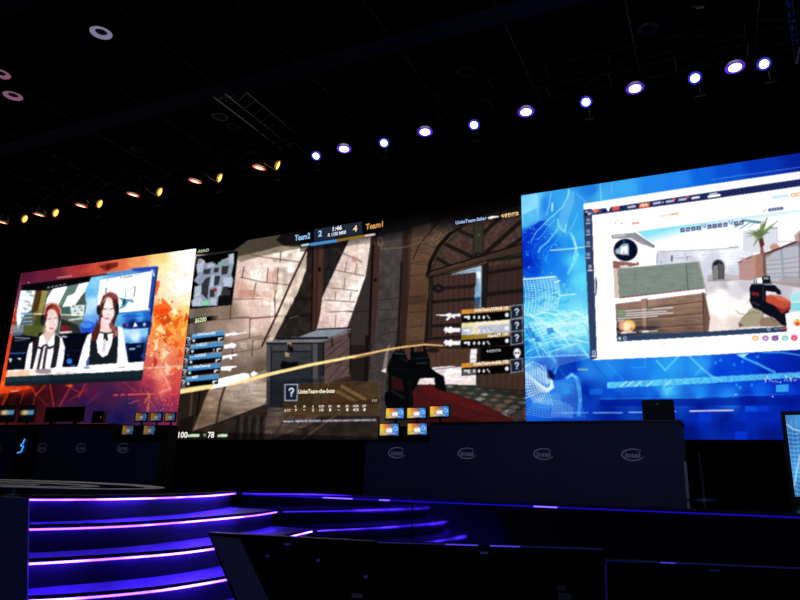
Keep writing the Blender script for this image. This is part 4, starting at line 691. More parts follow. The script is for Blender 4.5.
    c.v(690, 150, 7.273); c.line([(18, 350), (64, 342)], 15, (236, 238, 250)); c.line([(145, 322), (195, 314)], 10, (230, 230, 245)); c.line([(136, 340), (214, 328)], 18, WH); c.line([(605, 345), (705, 332)], 24, (170, 225, 245), .7); c.line([(615, 343), (697, 333)], 12, (225, 245, 252), .9)
    c.ring(750, 328, 16, 11, 5, (250, 170, 100)); c.ring(790, 322, 16, 11, 5, (250, 170, 100)); c.line([(532, 442), (540, 450), (552, 432)], 8, (246, 170, 120)); c.line([(578, 436), (668, 424)], 22, (70, 80, 130), .9)
    for k in range(4): c.line([(592+k*20, 428-k*2), (590+k*20, 440-k*2)], 5, (240, 240, 250), .8)
    c.line([(600, 478), (800, 452)], 4, (170, 225, 245), .8)
    # ------------- game picture inside the window
    c.v(0, 0, 1)
    vid = [(611, 235.5), (640, 231), (800, 209.5), (860, 201), (860, 328), (787, 331.5), (708, 335), (617.3, 341.3)]
    c.poly(vid, (255, 255, 255)); c.grad([(637, 231.5), (700, 222.8), (770, 213.4), (800, 209.5), (800, 214), (700, 236), (655, 246)], (140, 230, 246), (255, 255, 255), (680, 226), (684, 240), 1, 0); c.grad([(700, 222.8), (860, 201), (860, 216), (700, 240)], (196, 236, 250), (255, 255, 255), (760, 214), (762, 226), 1, 0)
    c.v(600, 230, 7.5)
    c.poly([(85, 38), (258, 20), (300, 52), (412, 118), (402, 136), (300, 100), (230, 60), (90, 64)], (126, 126, 138), .85); c.line([(262, 22), (410, 125)], 8, (96, 94, 106), .8); c.line([(240, 50), (400, 135)], 5, (170, 170, 180)); c.line([(105, 48), (185, 40)], 12, (220, 222, 230), .8)
    c.ell(192, 150, 90, 84, (9, 14, 38), 1, .04); c.poly([(165, 105), (215, 100), (218, 190), (150, 185), (120, 165), (135, 140)], (150, 190, 210), .95); c.poly([(160, 125), (205, 120), (208, 175), (150, 178)], (250, 252, 255)); c.line([(180, 80), (178, 105)], 12, (70, 110, 140), .8); c.ell(178, 165, 8, 8, (220, 130, 100), .8); c.ell(130, 160, 18, 22, (190, 210, 225), .7)
    c.poly([(95, 232), (200, 240), (270, 250), (285, 235), (296, 262), (240, 272), (100, 292)], (150, 96, 92)); c.line([(155, 274), (205, 270)], 12, (240, 240, 246))
    c.scatter([(430, 165), (560, 152), (1150, 135), (1150, 420), (740, 430), (700, 330), (420, 262), (425, 200)], [(450, 200, (212, 212, 226)), (600, 200, (224, 224, 240)), (750, 190, (236, 238, 250)), (850, 250, (214, 216, 232)), (700, 240, (212, 212, 228)), (950, 220, (245, 246, 252)), (1000, 320, (216, 218, 236)), (800, 330, (216, 218, 238))])
    c.v(0, 0, 1); c.grain([(655, 248), (755, 248), (755, 290), (655, 270)], .035, 1.6, 71); c.v(600, 230, 7.5)
    c.line([(430, 160), (560, 156), (780, 148)], 5, (150, 150, 164), .8); c.line([(540, 195), (538, 230)], 12, (70, 74, 96)); c.line([(560, 212), (600, 210), (640, 205), (655, 198), (685, 205)], 5, (150, 150, 165), .8); c.line([(655, 198), (650, 225)], 6, (110, 110, 128), .8); c.line([(430, 175), (425, 245)], 6, (130, 130, 145)); c.ell(460, 240, 5, 8, (150, 150, 165)); c.ell(640, 182, 8, 3, (120, 116, 130), .7); c.ell(480, 170, 12, 3, (140, 136, 150), .7)
    c.v(700, 210, 7.5)
    c.poly([(322, 155), (585, 128), (592, 240), (480, 330), (320, 300)], (222, 224, 236)); c.line([(530, 136), (580, 134)], 5, (80, 84, 120)); c.line([(590, 240), (690, 235)], 4, (120, 110, 130))
    for y in (330, 352, 374, 398, 420, 445, 470): c.line([(10, y+6), (290, y-6)], 3, (184, 188, 206), .7)
    c.line([(0, 300), (120, 292), (290, 280)], 6, (150, 150, 165), .7); c.line([(220, 280), (290, 275)], 6, (90, 90, 100), .6)
    c.ell(137, 425, 46, 52, (38, 36, 48)); c.poly([(92, 425), (182, 425), (184, 520), (96, 520)], (46, 42, 52)); c.poly([(98, 420), (135, 410), (140, 515), (98, 515)], (140, 145, 140), .9); c.line([(145, 400), (148, 500)], 7, (150, 80, 80), .8); c.poly([(140, 400), (178, 410), (180, 515), (150, 515)], (120, 118, 124), .6); c.ell(150, 528, 80, 14, (140, 134, 144), .8); c.poly([(60, 490), (98, 480), (98, 530), (50, 540)], (176, 160, 160), .8); c.poly([(184, 480), (290, 490), (290, 530), (190, 530)], (190, 170, 170), .7)
    c.poly([(290, 394), (382, 350), (392, 335), (396, 530), (292, 525)], (188, 148, 144)); c.line([(290, 394), (385, 350), (480, 325)], 9, (120, 66, 64)); c.line([(310, 410), (385, 385)], 4, (150, 110, 110), .8); c.line([(300, 450), (390, 440)], 3, (150, 110, 110), .7); c.line([(300, 490), (390, 488)], 3, (150, 110, 110), .7)
    c.poly([(385, 345), (440, 330), (490, 330), (500, 500), (400, 515), (392, 500)], (170, 124, 110)); c.poly([(385, 345), (415, 340), (420, 500), (392, 505)], (196, 152, 138), .8); c.poly([(470, 335), (492, 332), (500, 490), (475, 490)], (110, 74, 72), .8); c.ell(325, 370, 20, 14, (205, 165, 160), .8); c.ell(560, 280, 35, 28, (200, 150, 136))
    c.poly([(488, 330), (600, 285), (735, 230), (1150, 100), (1150, 600), (750, 580), (530, 545), (495, 480)], (150, 128, 130)); c.poly([(495, 360), (560, 310), (640, 280), (735, 268), (760, 300), (900, 280), (900, 560), (540, 540), (500, 470)], (186, 188, 198))
    for y in (400, 432, 466, 500, 528): c.line([(500, y-20), (620, y-28), (800, y-60+(y-400)*.3)], 7, (140, 150, 166), .8)
    for y in (415, 450, 484): c.line([(505, y-20), (620, y-28), (800, y-58)], 9, (216, 200, 196), .6)
    c.line([(610, 300), (630, 540)], 16, (150, 162, 178)); c.line([(495, 365), (560, 310), (640, 280), (735, 268)], 7, (150, 156, 170)); c.line([(490, 328), (600, 288), (735, 232)], 15, (84, 44, 46)); c.poly([(705, 190), (750, 150), (1000, 140), (1000, 240), (715, 235)], (196, 168, 170)); c.line([(745, 180), (750, 560)], 9, (110, 80, 90), .7)
    c.poly([(630, 490), (760, 520), (760, 600), (560, 560)], (176, 160, 160), .8)
    c.line([(262, 130), (340, 80), (450, 96)], 8, (86, 130, 150)); c.line([(300, 140), (380, 90), (440, 100)], 7, (100, 150, 170)); c.line([(320, 75), (460, 90)], 8, (70, 110, 140)); c.line([(360, 130), (420, 95)], 6, (150, 190, 205))
    c.poly([(452, 220), (478, 215), (470, 270), (482, 325), (455, 328)], (128, 92, 78)); c.poly([(440, 200), (470, 205), (484, 260), (455, 290), (442, 240)], (92, 46, 44))
    for x, y, wd, g in ((350, 175, 12, 0), (365, 150, 12, 1), (505, 55, 16, 0), (592, 78, 14, 1), (400, 272, 13, 0), (405, 215, 14, 0), (455, 100, 15, 1), (545, 125, 14, 0), (345, 200, 9, 1), (520, 170, 12, 0), (475, 80, 12, 0), (380, 195, 12, 1), (430, 140, 14, 0)): c.line([(450, 200), ((450+x)/2+4, (200+y)/2-12), (x, y)], wd*2, ((104, 132, 78), (146, 160, 116))[g], .9, 4)
    c.ell(440, 180, 38, 24, (96, 116, 74), .8)
    # ground
    c.v(0, 0, 1)
    gr = [(705, 282), (722, 281), (738, 281), (775, 284), (800, 288), (860, 290), (860, 330), (787, 331), (706, 335), (702, 290)]
    c.scatter(gr, [(710, 286, (214, 210, 216)), (725, 285, (196, 190, 198)), (730, 283, (235, 232, 236)), (745, 286, (206, 202, 212)), (715, 300, (255, 248, 246)), (730, 305, (252, 242, 238)), (712, 320, (246, 228, 222)), (735, 325, (235, 216, 210)), (750, 298, (240, 234, 236)), (785, 292, (200, 194, 206)), (798, 295, (224, 224, 236)), (722, 293, (250, 244, 246)), (738, 292, (225, 220, 230)), (720, 310, (255, 250, 248)), (740, 308, (255, 248, 246)), (725, 330, (252, 232, 226))], p=2)
    c.grain(gr, .02, 1.6, 81); c.line([(736, 311), (744, 315)], .6, (190, 160, 150), .7)
    # green container and wooden crate
    gb = [(617.3, 268.8), (699, 261.8), (704.5, 282), (706.5, 291), (619, 298)]
    c.poly(gb, (128, 140, 132)); c.grain(gb, .06, 6, 91, 1.2); c.line([(686, 263), (688, 291)], .9, (84, 96, 92)); c.line([(635, 268), (636, 296)], .6, (96, 108, 104), .7); c.line([(618, 268.8), (699, 261.8)], .7, (150, 160, 152)); c.line([(699, 262), (704, 283), (706, 295)], 1.6, (170, 176, 160), .8)
    c.poly([(613.5, 268), (617.5, 268.5), (618.5, 298), (614.5, 298)], (222, 190, 180)); c.poly([(620, 297), (704, 288), (705, 290), (660, 296), (620, 298.4)], (128, 84, 84))
    c.poly([(614.6, 299), (705, 288.5), (706, 293), (690, 295), (615.6, 304)], (255, 250, 250))
    wc = [(615.5, 304), (703.5, 293), (707, 305), (709, 320), (708, 333.2), (617, 336.5)]
    c.scatter(wc, [(620, 308, (150, 116, 104)), (650, 304, (160, 128, 112)), (690, 300, (150, 116, 98)), (640, 320, (118, 92, 78)), (670, 320, (138, 108, 90)), (700, 318, (140, 108, 92)), (625, 330, (84, 70, 66)), (690, 330, (112, 86, 74)), (650, 332, (90, 74, 68))], p=1.2)
    c.grain(wc, .12, 9, 95, 1.3)
    for a, b in (((616, 312), (706, 301)), ((617, 321), (708, 313)), ((617, 330), (708, 324))): c.line([a, b], .9, (74, 52, 48), .9); c.line([(a[0], a[1]+1.1), (b[0], b[1]+1.1)], .7, (186, 152, 134), .5)
    c.poly([(641, 299), (647, 298.4), (646.5, 330), (643, 330)], (164, 130, 112)); c.line([(647.4, 299), (646.8, 330)], .8, (86, 62, 56)); c.poly([(702, 292), (705, 293), (707, 303), (710, 318), (708.5, 332), (703.5, 333)], (112, 84, 76)); c.line([(703, 294), (704, 333)], .7, (60, 42, 40))
    c.poly([(616, 328), (640, 326), (662, 327), (640, 334), (617, 336)], (20, 22, 36), .5)
    c.v(600, 290, 7.5)
    for y, x1, y1 in ((160, 545, 132), (180, 500, 158), (196, 545, 172), (214, 430, 196)):
        x = 135
        while x < x1:
            L = rnd.uniform(6, 14); yy = y+(y1-y)*(x-135)/(x1-135); c.line([(x, yy), (min(x+L, x1), yy-.5)], 9, (110, 190, 140) if (x < 190 and y < 200) or 345 < x < 385 and y < 170 else (226, 228, 236), .9); x += L+rnd.uniform(3, 7)
    c.line([(135, 230), (178, 227)], 9, (226, 228, 236), .9)
    c.ell(212, 268, 52, 44, (252, 206, 120)); c.ell(200, 275, 34, 30, (255, 240, 200)); c.ell(160, 268, 20, 34, (250, 170, 140), .8); c.ell(235, 290, 14, 10, (200, 110, 60), .7); c.ell(205, 310, 40, 10, (250, 190, 150), .8)
    c.line([(162, 322), (200, 320)], 13, (236, 238, 246)); c.line([(212, 320), (268, 317)], 7, (236, 238, 246)); c.line([(318, 312), (360, 310)], 14, (240, 240, 246)); c.line([(368, 310), (432, 306)], 7, (230, 230, 240)); c.line([(292, 306), (300, 316), (308, 304)], 4, (210, 214, 226)); c.line([(140, 315), (148, 322)], 5, (220, 224, 236))
    c.v(0, 0, 1)
    c.poly([(616.3, 335.4), (708, 331.6), (787, 326.4), (787, 331.6), (708, 336.4), (617.3, 341.6)], (44, 66, 100))
    c.v(600, 290, 7.5); c.poly([(136, 352), (156, 351), (156, 374), (138, 375)], (200, 208, 222)); c.ring(186, 362, 11, 12, 4, (200, 208, 222))
    c.line([(285, 412), (290, 435)], 5, (200, 196, 204), .8); c.line([(290, 415), (300, 412)], 4, (200, 196, 204), .8); c.ring(358, 415, 12, 14, 3, (210, 206, 214), .8); c.line([(440, 420), (455, 408), (470, 425), (485, 395), (490, 425)], 4, (176, 170, 184), .8); c.line([(160, 465), (158, 478)], 4, (180, 180, 190))
    # small score tiles
    c.v(0, 0, 1)
    for k in range(12):
        x = 680.5+k*5.35; y = 228.2-k*.66
        if k in (4, 9): c.line([(x, y-1), (x+3, y+2), (x+4, y-1.5)], 1, (70, 130, 170), .9); continue
        c.poly([(x, y), (x+4.2, y-.5), (x+4.3, y+3.6), (x+.1, y+4.1)], (56, 74, 118)); c.poly([(x+1.3, y+1), (x+3, y+.8), (x+3, y+2.8), (x+1.4, y+3)], (220, 225, 240), .8)
    # hands and rifle
    c.v(700, 270, 6.667)
    c.line([(240, 270), (262, 292), (300, 298)], 6, (196, 176, 160)); c.poly([(255, 360), (275, 320), (310, 290), (330, 262), (365, 248), (405, 262), (425, 285), (430, 320), (400, 345), (395, 375), (262, 382)], (168, 158, 136)); c.poly([(255, 360), (262, 350), (290, 370), (262, 384)], (120, 96, 84)); c.line([(300, 300), (360, 280), (400, 290)], 5, (120, 110, 92), .8); c.line([(320, 270), (370, 262)], 6, (210, 204, 190), .8)
    c.poly([(330, 120), (345, 92), (400, 92), (432, 100), (500, 100), (515, 118), (540, 142), (542, 165), (510, 160), (470, 155), (440, 168), (440, 205), (540, 245), (600, 252), (583, 310), (575, 375), (545, 368), (500, 325), (430, 292), (400, 268), (352, 252), (330, 205), (334, 180)], (13, 15, 24))
    c.poly([(440, 172), (475, 166), (538, 172), (604, 205), (606, 232), (560, 262), (500, 240), (440, 212)], (196, 78, 56)); c.poly([(475, 166), (538, 172), (604, 205), (600, 215), (530, 200)], (226, 112, 86), .9); c.poly([(500, 240), (560, 262), (606, 232), (604, 262), (545, 290)], (150, 44, 44), .9); c.poly([(345, 145), (392, 152), (395, 175), (348, 168)], (120, 36, 40)); c.poly([(440, 140), (510, 150), (512, 163), (470, 156), (440, 168)], (238, 234, 240))
    c.poly([(396, 345), (410, 318), (470, 312), (520, 340), (545, 372), (480, 378), (400, 376)], (146, 124, 104)); c.line([(470, 318), (500, 345)], 5, (96, 78, 66), .8)
    c.line([(362, 60), (362, 95)], 5, (16, 16, 24)); c.line([(376, 60), (376, 95)], 5, (16, 16, 24)); c.poly([(414, 42), (466, 40), (470, 90), (416, 92)], (16, 18, 28)); c.poly([(425, 48), (458, 46), (458, 62), (425, 64)], (140, 150, 160)); c.line([(345, 95), (470, 92), (486, 88)], 8, (70, 90, 110), .8); c.line([(350, 215), (395, 235)], 10, (50, 62, 80), .8); c.line([(420, 110), (425, 200)], 5, (60, 70, 86), .8)
    c.poly([(600, 165), (665, 150), (670, 200), (606, 205)], (170, 232, 240)); c.poly([(606, 208), (700, 205), (700, 275), (604, 268)], (140, 222, 232)); c.line([(610, 215), (665, 212)], 8, (235, 250, 252), .9)
    c.poly([(568, 290), (670, 276), (1300, 230), (1300, 420), (580, 424), (578, 375)], (254, 253, 255)); c.ell(650, 352, 26, 24, (246, 160, 80)); c.ell(650, 358, 16, 10, (190, 90, 60)); c.ell(638, 342, 7, 7, (255, 220, 150)); c.ell(662, 342, 7, 7, (255, 220, 150))
    c.line([(532, 391), (577, 388)], 9, (235, 90, 60)); c.ring(459, 394, 9, 9, 4, (190, 200, 214)); c.poly([(495, 392), (508, 386), (508, 400)], (200, 206, 220)); c.line([(514, 386), (518, 400)], 4, (200, 206, 220))
    for x, col in ((370, (248, 190, 110)), (437, (170, 110, 180)), (500, (116, 66, 150)), (567, (110, 205, 200)), (628, (226, 60, 96))):
        c.ring(x, 454, 18, 14, 7, col, .9); c.line([(x-12, 460), (x, 445), (x+12, 460)], 6, col, .9)
    c.poly([(480, 437), (523, 434), (524, 468), (481, 472)], (130, 80, 160), .6); c.poly([(608, 432), (650, 430), (652, 464), (610, 468)], (240, 90, 120), .5)
    c.blur(1)
    return c

def paint_small(seed, dim=1.0):                   # holding picture on the little monitors: fire on the left, ice on the right
    c = Canvas(0, 0, 20, 11, 4, (20, 30, 60)); rnd = random.Random(seed); f = [(0, 0), (20, 0), (20, 11), (0, 11)]
    c.scatter(f, [(2, 2, (250, 200, 50)), (2, 6, (240, 220, 90)), (1, 9, (200, 170, 60)), (6, 2, (230, 110, 30)), (6, 5, (240, 170, 60)), (10, 1.5, (170, 50, 30)), (10, 4, (240, 200, 180)), (13, 2, (60, 110, 200)), (16, 2, (60, 160, 240)), (18, 5, (90, 200, 250)), (17, 8, (40, 120, 220)), (15, 5, (30, 110, 210)), (8, 9, (150, 100, 70)), (12, 9.5, (40, 60, 120)), (19, 1, (20, 60, 160))], warp=.3)
    c.poly([(7, 4.6), (13, 4.2), (13.4, 8), (7, 8.2)], (245, 248, 252)); c.line([(4, 9.3), (16, 9)], .9, (235, 235, 240), .8); c.ring(16.3, 4.5, 1.8, 1.8, .5, (190, 230, 255), .8)
    c.a *= dim; c.blur(1); return c

# =================================================================== SETTING
ZS = EYE-.145                                      # stage floor height
def fas(x): return 5.80                           # line of the straight stage front
RISE = .16
tag(MB().box(-32, 14, -8, 16, -.1, 0).build('floor', M_FLOOR), kind='structure')
tag(MB().box(-32, 14, -8, 16, 10.6, 10.8).build('ceiling', M_CEIL), kind='structure')
tag(MB().box(-32, 14, 13.6, 13.8, 0, 10.6).build('wall_back', M_WALL), kind='structure')
tag(MB().box(-32.2, -32, -8, 16, 0, 10.6).build('wall_left', M_WALL), kind='structure')
tag(MB().box(14, 14.2, -8, 16, 0, 10.6).build('wall_right', M_WALL), kind='structure')
bn = 0
for y0, y1, z0 in ((8.38, 8.8, 8.5), (5.1, 5.57, 8.5), (11.9, 12.2, 8.5)):
    bn += 1; b = MB().box(-31.9, 13.9, y0, y1, z0, z0+.12).box(-31.9, 13.9, (y0+y1)/2-.04, (y0+y1)/2+.04, z0+.12, 10.6)
    tag(b.build('trim_%d' % bn, M_BEAM), kind='structure')
for i in range(12):
    x = -18.7+1.8*i; bn += 1
    tag(MB().tube((x, 5.6, 8.5), (x, 8.35, 8.5), .015).tube((x, 8.85, 8.5), (x, 11.85, 8.5), .018).tube((x, 5.6, 8.5), (x, 5.6, 10.6), .014).tube((x, 8.3, 8.5), (x, 8.3, 10.6), .012).build('trim_%d' % bn, M_PIPE), kind='structure')

# ------------------------------------------------------------------ stage and its round stair
def catmull(P, n=8):
    P = [np.array(p, float) for p in P]; Q = [2*P[0]-P[1]]+P+[2*P[-1]-P[-2]]; out = []
    for i in range(1, len(Q)-2):
        for k in range(n):
            t = k/n; out.append(.5*((2*Q[i])+(-Q[i-1]+Q[i+1])*t+(2*Q[i-1]-5*Q[i]+4*Q[i+1]-Q[i+2])*t*t+(-Q[i-1]+3*Q[i]-3*Q[i+1]+Q[i+2])*t**3))
    return out+[P[-1]]
def resample(P, n=90):
    P = np.array(P); d = np.r_[0, np.cumsum(np.linalg.norm(np.diff(P, axis=0), axis=1))]; t = np.linspace(0, d[-1], n)
    return np.stack([np.interp(t, d, P[:, 0]), np.interp(t, d, P[:, 1])], -1)
def offset(P, o):                                 # positive = outwards (right-hand side of travel from left to right, towards the hall)
    t = np.gradient(P, axis=0); t /= np.linalg.norm(t, axis=1)[:, None]; return P+np.stack([t[:, 1], -t[:, 0]], -1)*o
C1 = [(-9, 2.32), (-7, 2.32), (-5.2, 2.35), (-4.2, 2.55), (-3.82, 2.9), (-3.73, 3.3), (-3.75, 3.7), (-3.86, 4.2), (-4.13, 4.96), (-4.55, 5.8)]
C2 = [(-4.1, 2.35), (-3.8, 2.62), (-3.65, 2.85), (-3.56, 3.1), (-3.51, 3.4), (-3.52, 3.7), (-3.57, 4.1), (-3.66, 4.6), (-3.8, 5.2), (-4.02, 5.8)]
C3 = [(-3.75, 2.35), (-3.5, 2.6), (-3.37, 2.9), (-3.28, 3.2), (-3.22, 3.5), (-3.22, 3.8), (-3.27, 4.2), (-3.36, 4.9), (-3.6, 5.8)]
C4 = [(-3.5, 2.35), (-3.26, 2.62), (-3.1, 2.9), (-3.0, 3.2), (-2.97, 3.5), (-2.97, 3.9), (-3.01, 4.4), (-3.1, 5.0), (-3.3, 5.8)]
CV = [resample(catmull(c)) for c in (C1, C2, C3, C4)]
TOP = resample([tuple(p) for p in CV[0] if p[1] > 2.6 or p[0] > -4.9])
for k in range(4):
    q = offset(CV[-1], .27); q[0] = (q[0][0], 2.35); q[-1] = (q[-1][0], fas(q[-1][0])); CV.append(q)
st = empty('stage_platform', (-3, 9, 0), 'glossy black stage floor with a rounded thrust at left and straight front at right', 'stage')
edge = [tuple(p) for p in CV[0]]+[(x, fas(x)) for x in (-2, 0, 2, 5, 10, 13.5)]+[(13.5, 13.5), (-31.5, 13.5), (-31.5, 2.32)]
MB().prism([(x, y, ZS-.02) for x, y in edge], [(x, y, ZS) for x, y in edge]).build('deck', M_STAGE, st)
fx = [-4.53, -2.59, -.46, 2.0, 4.6, 7.6, 10.6, 13.5]                      # joints of the fascia sheets
for a, b in zip(fx[:-1], fx[1:]):
    a += .006; b -= .006
    MB().prism([(a, fas(a)+.05, 0), (b, fas(b)+.05, 0), (b, fas(b)+.12, 0), (a, fas(a)+.12, 0)], [(a, fas(a)+.05, ZS-.021), (b, fas(b)+.05, ZS-.021), (b, fas(b)+.12, ZS-.021), (a, fas(a)+.12, ZS-.021)]).build('fascia_sheet', M_FASCIA, st)
M_LEDDIM = mat('blue_led_dim', (10, 10, 20), .4, emit=(.02, .006, 1), strength=.42)
M_LEDMID = mat('blue_led_bright', (10, 10, 20), .4, emit=(.10, .05, 1), strength=4.5)
def led_bar(x0, x1, m, parent, z=ZS-.028, t=.010):
    MB().prism([(x0, fas(x0)+.022, z-t), (x1, fas(x1)+.022, z-t), (x1, fas(x1)+.045, z-t), (x0, fas(x0)+.045, z-t)], [(x0, fas(x0)+.022, z), (x1, fas(x1)+.022, z), (x1, fas(x1)+.045, z), (x0, fas(x0)+.045, z)]).build('led_strip', m, parent)
brt = []
for a, b in ((322, 351), (378, 388), (533, 556)):
    brt.append(tuple(on_y(p, 493.5+.038*(p-246), 5.80).x for p in (a, b)))
cur = -4.5
for a, b in brt:
    led_bar(cur, a-.005, M_LEDDIM, st); led_bar(a, b, M_LEDMID, st); cur = b+.005
led_bar(cur, 13, M_LEDDIM, st)
def lipmetal(x0, x1): return MB().prism([(x0, fas(x0)-.004, ZS-.02), (x1, fas(x1)-.004, ZS-.02), (x1, fas(x1)-.0005, ZS-.02), (x0, fas(x0)-.0005, ZS-.02)], [(x0, fas(x0)-.004, ZS-.0005), (x1, fas(x1)-.004, ZS-.0005), (x1, fas(x1)-.0005, ZS-.0005), (x0, fas(x0)-.0005, ZS-.0005)])
for a, b in ((-3.2, -1.0), (-.98, 1.2), (1.22, 3.4)): lipmetal(a, b).build('edge_trim', M_DMETAL, st)

stair = empty('stage_stair', (-4, 4, 0), 'curved black stair down from the thrust, each nosing lit by a violet strip', 'stair')
def ledmat(name, seed):
    m = bpy.data.materials.new(name); m.use_nodes = True; nt = m.node_tree; b = nt.nodes['Principled BSDF']
    b.inputs['Base Color'].default_value = (.02, .02, .04, 1); b.inputs['Emission Color'].default_value = (.050, .013, 1, 1)
    g = nt.nodes.new('ShaderNodeNewGeometry'); n = nt.nodes.new('ShaderNodeTexNoise'); n.inputs['Scale'].default_value = 2.2; n.inputs['Detail'].default_value = 1
    mp = nt.nodes.new('ShaderNodeMapping'); mp.inputs['Location'].default_value = (seed*3.1, seed*1.7, seed)
    nt.links.new(g.outputs['Position'], mp.inputs[0]); nt.links.new(mp.outputs[0], n.inputs['Vector'])
    r = nt.nodes.new('ShaderNodeMapRange'); r.inputs[1].default_value = .44; r.inputs[2].default_value = .64; r.inputs[3].default_value = 32; r.inputs[4].default_value = 130
    nt.links.new(n.outputs['Fac'], r.inputs[0]); nt.links.new(r.outputs[0], b.inputs['Emission Strength']); return m
for k in range(8):
    P = CV[k]; z = ZS-RISE*k; lip = offset(P, 0); n = len(P)
    R0 = offset(P, -.055); R1 = offset(P, -.075); R2 = offset(P, -.02)
    def strip(A, B, z0, z1):
        m = MB()
        for i in range(n): m.v += [(A[i][0], A[i][1], z0), (B[i][0], B[i][1], z0), (B[i][0], B[i][1], z1), (A[i][0], A[i][1], z1)]
        for i in range(n-1):
            a = i*4; b = a+4
            for u, v_ in ((0, 1), (1, 2), (2, 3), (3, 0)): m.f.append((a+u, b+u, b+v_, a+v_))
        m.f += [(0, 1, 2, 3), tuple((n-1)*4+i for i in (3, 2, 1, 0))]; return m
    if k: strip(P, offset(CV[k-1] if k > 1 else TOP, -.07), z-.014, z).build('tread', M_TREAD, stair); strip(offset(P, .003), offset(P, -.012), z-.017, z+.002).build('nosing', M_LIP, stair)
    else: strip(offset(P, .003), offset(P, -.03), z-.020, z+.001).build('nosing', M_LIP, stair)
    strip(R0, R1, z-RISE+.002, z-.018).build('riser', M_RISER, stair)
    strip(offset(P, -.014), offset(P, -.028), z-.033, z-.024).build('led_strip', ledmat('stair_led_%d' % k, k+2), stair)

# lamp reflections painted as pale rings on the thrust floor
fp = empty('floor_reflection', (-8, 6, ZS), 'pale rings painted as lamp reflections on the glossy black thrust floor', 'floor reflection')
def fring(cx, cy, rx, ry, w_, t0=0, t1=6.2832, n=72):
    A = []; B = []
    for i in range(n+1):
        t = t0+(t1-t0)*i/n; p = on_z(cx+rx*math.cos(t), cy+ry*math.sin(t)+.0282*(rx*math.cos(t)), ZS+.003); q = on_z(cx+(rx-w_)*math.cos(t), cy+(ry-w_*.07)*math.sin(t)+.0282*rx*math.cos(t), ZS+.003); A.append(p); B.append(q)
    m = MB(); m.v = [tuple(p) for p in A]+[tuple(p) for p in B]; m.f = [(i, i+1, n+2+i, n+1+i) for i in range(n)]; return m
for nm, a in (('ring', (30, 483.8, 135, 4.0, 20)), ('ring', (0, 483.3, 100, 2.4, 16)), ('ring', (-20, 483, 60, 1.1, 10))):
    fring(*a).build(nm, M_SHINE, fp)

# ------------------------------------------------------------------ LED walls
YW = 12.0; ZB = on_y(300, 439.6, YW).z
def led_wall(name, label, x0, x1, zt0, zt1, cv, nx, ny):
    t = empty(name, ((x0+x1)/2, YW, ZS), label, 'screen'); ox, oy, oz = t.location
    display('display', t, cv, YW, x0, x1, ZB, zt0, zt1, nx, ny)
    e = .015
    MB().prism([(x0, YW+e, ZB), (x1, YW+e, ZB), (x1, YW+e+.18, ZB), (x0, YW+e+.18, ZB)], [(x0, YW+e, zt0), (x1, YW+e, zt1), (x1, YW+e+.18, zt1), (x0, YW+e+.18, zt0)]).build('cabinet', M_PLASTIC, t)
    MB().box(x0+.02, x1-.02, YW+.05, YW+.12, ZS+.004, ZB-.01).build('skirt', M_WALL, t)
    r = MB()
    for i in range(4):
        x = x0+.5+(x1-x0-1)*i/3; r.tube((x, YW+.3, ZS+.004), (x, YW+.3, max(zt0, zt1)-.3), .03); r.tube((x, YW+.3, ZB+1), (x, YW+.2, ZB+1), .02)
    r.build('rigging', M_DMETAL, t); return t
xl0, xl1 = on_y(20.8, 273.3, YW).x, on_y(196.5, 248.5, YW).x; xr = on_y(521.2, 195.4, YW).x
zl0 = on_y(20.8, 273.3, YW).z; zl1 = on_y(196.5, 248.5, YW).z; zc1 = on_y(521.2, 195.5, YW).z; zr = on_y(800, 153, YW).z
cvL = paint_left(); led_wall('left_led_wall', 'left LED wall in fiery orange and red, showing two presenters with headphones', xl0, xl1-.01, zl0, zl1, cvL, 330, 300)
cvC = paint_centre(); wc = led_wall('centre_led_wall', 'central LED wall showing a shooter game match with a wooden crate and score board', xl1, xr-.005, zl1, zc1, cvC, 640, 450)
cvR = paint_right(); wr = led_wall('right_led_wall', 'right LED wall in icy blue with a white browser window showing a game stream', xr, 3.3, zc1, zr+(zr-zc1)*.35, cvR, 760, 520)
del cvL, cvC, cvR
L = Lettering(YW-.006)
L.put('Team2', (294.6, 240.8), (310, 238.2), 5.6, (150, 205, 245)); L.put('Team1', (365.6, 229.7), (382.8, 226.6), 5.6, (224, 160, 84))
L.put('2', (318, 236.6), (321.9, 236), 5.8, (170, 215, 245)); L.put('4', (352.8, 231.8), (357.2, 231), 6, (245, 215, 160)); L.put('1:46', (332.6, 231), (341.8, 229.4), 4.2, (245, 245, 250)); L.put('R 1/30 MR8', (327.9, 236.8), (345.9, 233.6), 3.4, (225, 228, 238))
L.put('UniteTeam-Sakar', (455.6, 224.4), (486.6, 219.4), 3.3, (165, 200, 250)); L.put('今夜陆溪东', (500.8, 217.8), (518.8, 214.8), 3.6, (250, 215, 150))
L.put('A0AO', (197.3, 252.9), (208.8, 251.2), 2.8, (190, 205, 160)); L.put('$6200', (194.8, 322.7), (206.2, 321.2), 4.4, (214, 240, 180))
for k in range(5):
    xo = 185.6-k*1.33; yo = 335.6+k*10.75
    nm = ('UniteTeam-002', 'Tr-BULLY', 'X.I-FORCE', 'UniteTeam-qz', 'MISS')[k]
    L.put(nm, (197.3-k*1.35, 335.6+k*10.8), (197.3-k*1.35+(18, 11, 11, 17, 6)[k], 334.2+k*10.8-(.2, 0, 0, .2, -.5)[k]), 2.6, (232, 244, 255))
L.put('UniteTeam-the-boss', (298.2, 393.6), (334.6, 392.6), 4, (252, 240, 210))
